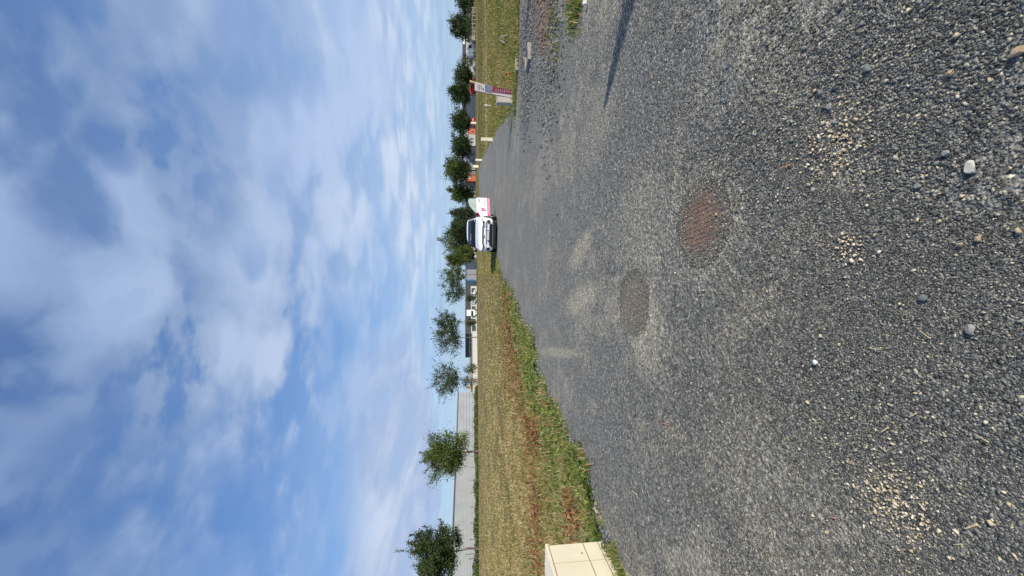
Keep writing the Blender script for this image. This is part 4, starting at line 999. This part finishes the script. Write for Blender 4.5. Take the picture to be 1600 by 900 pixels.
def info_sign():
    b = G(757, 803); s = (b.y * cp + HCAM * sp) / FPX
    R = empty('banner_sign', b, 0, 'narrow leaning printed sign, white and blue above burgundy, beside the wooden stake', 'sign')
    h = (803 - 741) * s; w = 12 * s
    tilt = 9 * s   # top leans to the right in the portrait sense: base right of top by a few px
    def q(x0, x1, z0, z1, y=0, th=.012):
        f = lambda x, z: (x + tilt * (z / h - .5) * 1.0, y, z); return [f(x0, z0), f(x1, z0), f(x1, z1), f(x0, z1)]
    MB().poly(q(-w / 2, w / 2, .0, h), .03, (0, 1, 0)).build('board', M['bannerw'], R)
    MB().poly(q(-w / 2 + .02, w / 2 - .01, h * .56, h * .73, -.003), .004, (0, -1, 0)).build('blue_photo_print', M['bannerb'], R)
    MB().poly([(-w * .08 + tilt * -.5, -.004, .02), (w / 2 + tilt * -.5, -.004, 0), (w / 2 + tilt * .05, -.004, h * .55), (-w * .30 + tilt * .05, -.004, h * .55)], .004, (0, -1, 0)).build('burgundy_print', M['burg'], R)
    MB().poly(q(-w / 2 - .004, w / 2 + .004, h - .02, h + .004, -.004), .004, (0, -1, 0)).build('burgundy_border', M['burg'], R)
    for i, (zz, tx, sz) in enumerate(((.90, 'A VENDRE', .042), (.86, 'TERRAINS', .042), (.82, 'A BATIR', .042))):
        add_text('print_text', tx, sz, M['dkgrey_ink'], R, (tilt * (zz - .5), -.006, h * zz), (math.pi / 2, 0, 0), .001)
    MB().box(-.07 + tilt * .3, -.01 + tilt * .3, -.006, -.004, h * .76, h * .79).build('red_logo', M['burg'], R)
    for k in range(7): MB().box(-.055, .04, -.0095, -.008, h * (.12 + k * .055), h * (.13 + k * .055)).build('print_line', M['grey_ink'], R)
    # stake, leaning
    b2 = G(751, 801); t = P3(773, 734, b2.y + .05); rt = empty('wooden_stake', b2, 0, 'raw wooden stake leaning beside the printed sign', 'stake')
    MB().tube((0, 0, -.1), t - b2, .048, .036, 9).build('pole', M['wood'], rt)
    for k in (.45, .8): p = (t - b2) * k; MB().tube(p + Vector((-.01, -.048, 0)), p + Vector((-.01, -.036, .015)), .012, .006, 6).build('knot', M['bark'], rt)
    # pale utility box
    b3 = G(744, 803); R3 = empty('utility_box', b3, 0, 'short off white utility box standing against the printed sign', 'utility box')
    hb = 27 * s; wb = 10 * s
    MB().box(-wb / 2, wb / 2, .02, .22, -.05, hb - .03).build('housing', M['boxgrey'], R3, bev=.008); MB().box(-wb / 2 - .01, wb / 2 + .01, .01, .23, hb - .028, hb).build('lid', M['boxgrey'], R3, bev=.005)
    MB().box(-wb * .38, wb * .38, .014, .0185, .12, hb * .88).build('door', M['boxgrey'], R3)
info_sign()

def flower(u, v, mt, label, size=.05, h=None):
    b = G(u, v + 3); s = (b.y * cp + HCAM * sp) / FPX; h = h or max(.06, 5 * s)
    R = empty('poppy', b, rng.uniform(0, 6), label, 'flower', 'poppies by the lane')
    MB().tube((0, 0, 0), (.01, 0, h), .004, .003, 5).build('stem', M['stem'], R)
    bm = bmesh.new()
    for k in range(5):
        a = k * 1.2566; c = bm.verts.new((.01, 0, h)); e = []
        for da, rr, zz in ((-.65, .85, .35), (0, 1.05, .55), (.65, .85, .35)): e.append(bm.verts.new((.01 + math.cos(a + da) * size * rr, math.sin(a + da) * size * rr, h + size * zz)))
        bm.faces.new((c, e[0], e[1], e[2]))
    me = bpy.data.meshes.new('petals'); bm.to_mesh(me); bm.free(); link_mesh('petals', me, mt, R)
for u, v, c, l, s in ((784, 798, 'petal_o', 'biggest orange poppy, the one farthest from the printed sign', .075), (773, 795, 'petal_o', 'smaller orange poppy between the biggest one and the wooden stake', .05), (766, 795, 'petal_o', 'small pale orange poppy right beside the foot of the wooden stake', .04),
                      (741, 797.5, 'petal_r', 'red poppy against the foot of the utility box', .055), (745, 797, 'petal_r', 'dark red poppy in the middle of the utility box foot', .035), (749, 796, 'petal_r', 'dark red poppy where the utility box meets the printed sign', .035),
                      (663, 757, 'petal_r', 'bright red poppy at the lane edge between the nearest and the slim cream posts', .10), (677, 764, 'petal_r', 'small red poppy at the foot of the nearest cream post', .06),
                      (269, 853, 'petal_r', 'single red poppy in the green weeds on the near verge', .022), (506, 751, 'petal_r', 'dark red poppy beside the front corner of the parked car', .09)):
    flower(u, v, M[c], l, s)
# thin white wand in the field
b = G(735, 768); wd = empty('marker_wand', b, 0, 'thin white wand with a thick head standing in the field behind the sign', 'marker'); s = b.y / FPX
MB().tube((0, 0, 0), (0, 0, 7 * s), .02, .02, 6).build('rod', M['frame_w'], wd); MB().tube((0, 0, 6.5 * s), (0, 0, 11 * s), .05, .04, 8).build('head', M['frame_w'], wd)
# red and white barrier boards on the ground by the red car
def chamber_frame():
    c = G(810, 828); R = empty('inspection_frame', (c.x, c.y, .004), .12, 'rectangular concrete inspection frame lying in the gravel beside the lane', 'frame'); mb = MB(); W, Dp, t, h = .22, .24, .03, .09
    mb.box(-W, W, -Dp, -Dp + t, 0, h); mb.box(-W, W, Dp - t, Dp, 0, h); mb.box(-W, -W + t, -Dp + t + .001, Dp - t - .001, 0, h - .002); mb.box(W - t, W, -Dp + t + .001, Dp - t - .001, 0, h - .002)
    mb.build('rim', M['concrete'], R); MB().box(-W + t, W - t, -Dp + t, Dp - t, 0, .05).build('infill', M['mulch'], R)
    c = G(798, 810); R = empty('slab', (c.x, c.y, 0), .1, 'pale concrete slab end sticking out of the weeds', 'slab'); MB().box(-.19, .19, -.05, .04, -.02, .10).build('slab_body', M['concrete'], R, bev=.01)
chamber_frame()
def pipe():
    pts = [G(846, 796), G(842, 789), G(838, 786), G(833, 790)]; mb = MB(); pz = [0.03, .16, .16, .03]
    for (a, za), (b, zb) in zip(list(zip(pts, pz))[:-1], list(zip(pts, pz))[1:]): mb.tube(a + Vector((0, 0, za)), b + Vector((0, 0, zb)), .018, .018, 7)
    o = mb.build('conduit', M['boxgrey'], None, smooth=True); tag(o, 'bent pale conduit arching out of the bare soil in the field', 'pipe')
pipe()

def cover_material(tone):
    m = bpy.data.materials.new('rusty_iron'); m.use_nodes = True; t = m.node_tree; N = NT(t); b = t.nodes['Principled BSDF']; o = t.nodes.new('ShaderNodeTexCoord').outputs['Object']
    n = N.noise(o, 9, 6, .7); f = N.noise(o, 120, 3, .7)
    c = N.ramp(N.math('MULTIPLY_ADD', n, .6, N.math('MULTIPLY', f, .4)), [(.3, tuple(x * .45 for x in tone)), (.5, tone), (.7, tuple(x * 1.7 for x in tone))])
    t.links.new(c, b.inputs['Base Color']); b.inputs['Roughness'].default_value = .9
    bn = t.nodes.new('ShaderNodeBump'); bn.inputs['Strength'].default_value = .5; bn.inputs['Distance'].default_value = .003; t.links.new(f, bn.inputs['Height']); t.links.new(bn.outputs[0], b.inputs['Normal'])
    return m
M['rust'] = cover_material((.155, .094, .068)); M['rust2'] = cover_material((.15, .125, .10)); M['dirt'] = mat('settled_dirt', (.17, .15, .125), .95, var=.4, vscale=60, bump=.8, bscale=400)
def manhole(u, v, r, label, mt, rot, seed, fill, letter=None):
    c = G(u, v); R = empty('manhole_cover', (c.x, c.y, .0012), rot, label, 'manhole cover'); pr = random.Random(seed)
    MB().tube((0, 0, -.02), (0, 0, .004), r, r, 56).build('plate', M['dirt'], R)
    mb = MB(); st = .030
    k = int(r / st)
    for i in range(-k, k + 1):
        for j in range(-k, k + 1):
            x, y = i * st, j * st + (i % 2) * st * .12
            if math.hypot(x, y) < (r - .015) * pr.uniform(.78, 1.0) and pr.random() > .05: mb.box(x - st * .41, x + st * .41, y - st * .36, y + st * .36, .0042, .0075)
    mb.build('tread', mt, R)
    mb = MB(); n = 56
    for i in range(n):
        a, b2 = i * 2 * math.pi / n, (i + 1) * 2 * math.pi / n; mb.box(-.01, .01, -r * math.pi / n, r * math.pi / n, .004, .0065, Matrix.Rotation((a + b2) / 2, 3, 'Z'), (math.cos((a + b2) / 2) * (r - .012), math.sin((a + b2) / 2) * (r - .012), 0))
    mb.build('rim', M['dirt'], R)
    if letter: add_text('cast_letter', letter, .14, M['rust2'], R, (.1, -.10, .0086), (0, 0, -.4), .002)
    return c
c1 = manhole(552, 1096, .25, 'rusty brown round manhole cover with square treads, nearest to the camera', M['rust'], .1, 1, .2)
c2 = manhole(428, 990, .25, 'dusty worn round manhole cover marked with a cast letter, half buried farther up the lane', M['rust2'], .5, 2, .6, 'E')
# grit that has washed over the covers
xs, ys, ss = [], [], []
n = 8200; a = rng.uniform(0, 6.283, n); rr = .30 * np.sqrt(rng.random(n)); x = c1.x + rr * np.cos(a); y = c1.y + rr * np.sin(a)
keep = rng.random(n) < np.clip((rr / .25) ** 4 * 1.0 + .16 + .5 * ((x - c1.x) > .19) + .16 * (fbm(x, y, 7) > .52), .0, 1); xs.append(x[keep]); ys.append(y[keep])
n = 9000; a = rng.uniform(0, 6.283, n); rr = .32 * np.sqrt(rng.random(n)); x = c2.x + rr * np.cos(a); y = c2.y + rr * np.sin(a)
keep = rng.random(n) < np.clip((rr / .27) ** 3 * .8 + .30 + .6 * ((y - c2.y) < -.1) + .4 * (x - c2.x > .05), 0, 1); xs.append(x[keep]); ys.append(y[keep])
x, y = np.concatenate(xs), np.concatenate(ys)
M['grit'] = stone_mat('washed_grit', [(0, (.07, .075, .075)), (.5, (.15, .15, .14)), (.85, (.28, .27, .23)), (1, (.52, .46, .34))])
tag(pebbles('washed_grit', x, y, np.clip(rng.gamma(6, .0011, len(x)), .003, .012), M['grit'], z=.007), kind='stuff', label='pale grit washed over the manhole covers')

# single stones
def stone(u, v, s, mt, label, flat=.5, seed=1, elong=1.2):
    c = G(u, v); pr = random.Random(seed); bm = bmesh.new(); bmesh.ops.create_icosphere(bm, subdivisions=3, radius=1)
    dirs = [Vector((pr.gauss(0, 1), pr.gauss(0, 1), pr.gauss(0, 1))).normalized() for _ in range(9)]; cut = [pr.uniform(.55, .9) for _ in dirs]
    for vtx in bm.verts:
        for d, k in zip(dirs, cut):
            e = vtx.co.dot(d)
            if e > k: vtx.co -= d * (e - k)
        vtx.co = Vector((vtx.co.x * elong, vtx.co.y, vtx.co.z * flat)) * s / 2
    zmin = min(vtx.co.z for vtx in bm.verts)
    me = bpy.data.meshes.new('stone'); bm.to_mesh(me); bm.free(); o = link_mesh('stone', me, mt); o.location = (c.x, c.y, .010 - zmin * .75); o.rotation_euler = (0, 0, pr.uniform(0, 6.28))
    tag(o, label, 'stone', 'single stones lying on the lane')
M['st_pale'] = mat('pale_flat_stone', (.50, .49, .43), .9, var=.15, vscale=60, bump=.6, bscale=300)
M['st_ochre'] = mat('ochre_stone', (.36, .27, .18), .9, var=.2, vscale=60, bump=.5, bscale=300)
M['st_blue'] = mat('blue_grey_stone', (.14, .155, .155), .8, var=.15, vscale=60, bump=.5, bscale=300)
M['st_grey'] = mat('grey_stone', (.24, .24, .23), .85, var=.15, vscale=60, bump=.5, bscale=300)
M['st_white'] = mat('whitish_stone', (.60, .61, .60), .8, var=.08, vscale=60)
for a in ((639, 1522, .058, 'st_pale', 'large pale flat stone, brightest stone in the near foreground', .5, 1, 1.15), (818, 1597, .045, 'st_ochre', 'big sandy stone cut by the frame at the very foot of the lane', .7, 2, 1.3),
          (334, 1279, .038, 'st_white', 'white angular stone lying alone in the middle of the lane', .7, 3, 1.1), (793, 1360, .042, 'st_blue', 'blue grey angular stone beyond the cream crumbs', .6, 4, 1.4),
          (660, 1484, .032, 'st_grey', 'grey pebble right beside the large pale flat stone', .8, 5, 1), (528, 1535, .03, 'st_ochre', 'ochre pebble with a dull brown face in the near foreground', .7, 6, 1.2),
          (518, 1507, .027, 'st_ochre', 'pinkish round pebble next to the ochre pebble', .7, 7, 1), (610, 1440, .034, 'st_grey', 'dull round grey stone between the crumbs and the large pale stone', .7, 8, 1),
          (469, 1208, .03, 'st_grey', 'brownish grey stone just beyond the nearer manhole cover', .7, 9, 1.1), (733, 1300, .035, 'st_grey', 'long grey stone behind the larger patch of cream crumbs', .5, 10, 1.6),
          (785, 1490, .03, 'st_ochre', 'small tan stone at the far side of the near foreground', .7, 11, 1.1), (386, 1522, .045, 'st_grey', 'split brown stone with a dark crack near the foot of the lane', .6, 12, 1.3),
          (435, 1448, .04, 'st_blue', 'dark blue stone sunk in the chippings', .6, 13, 1.2), (565, 1122, .035, 'st_ochre', 'tan stone resting at the rim of the nearer manhole cover', .6, 14, 1.2)):
    stone(a[0], a[1], a[2] * .64, M[a[3]], *a[4:])
# splinters of wood and straw
M['straw'] = mat('straw_bit', (.52, .42, .25), .8, var=.2, vscale=60); M['orangewood'] = mat('orange_splinter', (.55, .22, .08), .8, var=.2, vscale=60)
def splinter(u, v, L, w, ang, mt, label, curve=.0):
    c = G(u, v); mb = MB(); K = 4; d = Vector((math.cos(ang), math.sin(ang), 0)); nrm = Vector((-d.y, d.x, 0)); pts = []
    for i in range(K + 1):
        t = i / K - .5; pts.append(c + d * L * t + nrm * curve * L * (t * t * 4 - 1) + Vector((0, 0, .018 + w * .3)))
    for i in range(K): mb.tube(pts[i], pts[i + 1], w * (.5 - .06 * i), w * (.5 - .06 * (i + 1)), 5)
    o = mb.build('splinter', M[mt]); tag(o, label, 'splinter', 'splinters of wood and straw on the lane')
for a in ((640, 1233, .075, .009, 1.6, 'orangewood', 'straight orange splinter beyond the cream crumbs, upright in the picture'), (229, 1390, .05, .010, 2.4, 'straw', 'broad pale wood chip in the middle of the near lane'), (252, 1434, .04, .007, 2.3, 'straw', 'narrow pale chip beside the broad one'),
          (355, 1375, .05, .005, 1.6, 'straw', 'thin upright straw crossed by a short one'), (378, 1452, .055, .004, .9, 'straw', 'thin slanting straw near the foot of the lane'), (216, 1542, .05, .005, 1.2, 'straw', 'slim brown twig near the foot of the lane'),
          (78, 1526, .06, .011, 2.4, 'straw', 'split pale wood sliver at the near left corner of the lane'), (50, 1505, .035, .008, 2.2, 'straw', 'short pale sliver beyond the split one'), (92, 1308, .03, .008, 1.9, 'orangewood', 'orange leaf shaped chip near the dark shadow'),
          (174, 923, .55, .018, 2.05, 'orangewood', 'long brown strip of wood lying along the grassy edge'), (238, 1042, .17, .008, 1.75, 'orangewood', 'long orange twig on the smoother part of the lane'), (130, 995, .15, .012, 1.75, 'straw', 'short cream stick on the lane near the cabinet'),
          (780, 1022, .05, .012, 0.5, 'orangewood', 'small tan flake near the long shadow')):
    splinter(a[0], a[1], a[2] * .7, a[3] * .7, *a[4:])

# small litter on the far right
b = G(895, 919); lt = MB().box(-.03, .03, -.02, .02, 0, .05).build('plastic_cap', M['st_white'], None, bev=.008); lt.location = (b.x, b.y, .02); tag(lt, 'small pale blue white cap lying at the picture edge by the grass clump', 'litter')

# ------------------------------------------------------------------ things outside the frame whose shadows fall into it
def slim_tree(x, y, H, R, seed, label):
    r = np.random.default_rng(seed); rt = empty('slim_tree', (x, y, 0), 0, label, 'tree'); MB().tube((0, 0, -.1), (0, 0, H * .97), .05, .012, 8).build('trunk', M['bark'], rt)
    n = 2600; t = r.random(n) ** .8; z = H * (.12 + .86 * (1 - t)); rad = R * (1 - (z / H)) ** .8 * np.sqrt(r.random(n)); a = r.uniform(0, 6.28, n)
    link_mesh('crown', leaf_mesh('crown', np.stack([rad * np.cos(a), rad * np.sin(a), z], 1), .06, LEAF_DARK, r), M['leaf'], rt)
tip = G(720, 942); hd = Vector((math.sin(SUN_AZ), -math.cos(SUN_AZ), 0)); Hh = 2.9; q = tip + hd * Hh / math.tan(SUN_EL)
slim_tree(q.x, q.y, Hh, .62, 5, 'slim dark conifer standing just outside the picture, its pointed shadow crossing the lane')
q = G(842, 822) + hd * 3.4 / math.tan(SUN_EL)
slim_tree(q.x, q.y, 3.4, 1.1, 6, 'broader dark conifer outside the picture beyond the gravel band, shading the far gravel')
print('objects', len(bpy.data.objects))
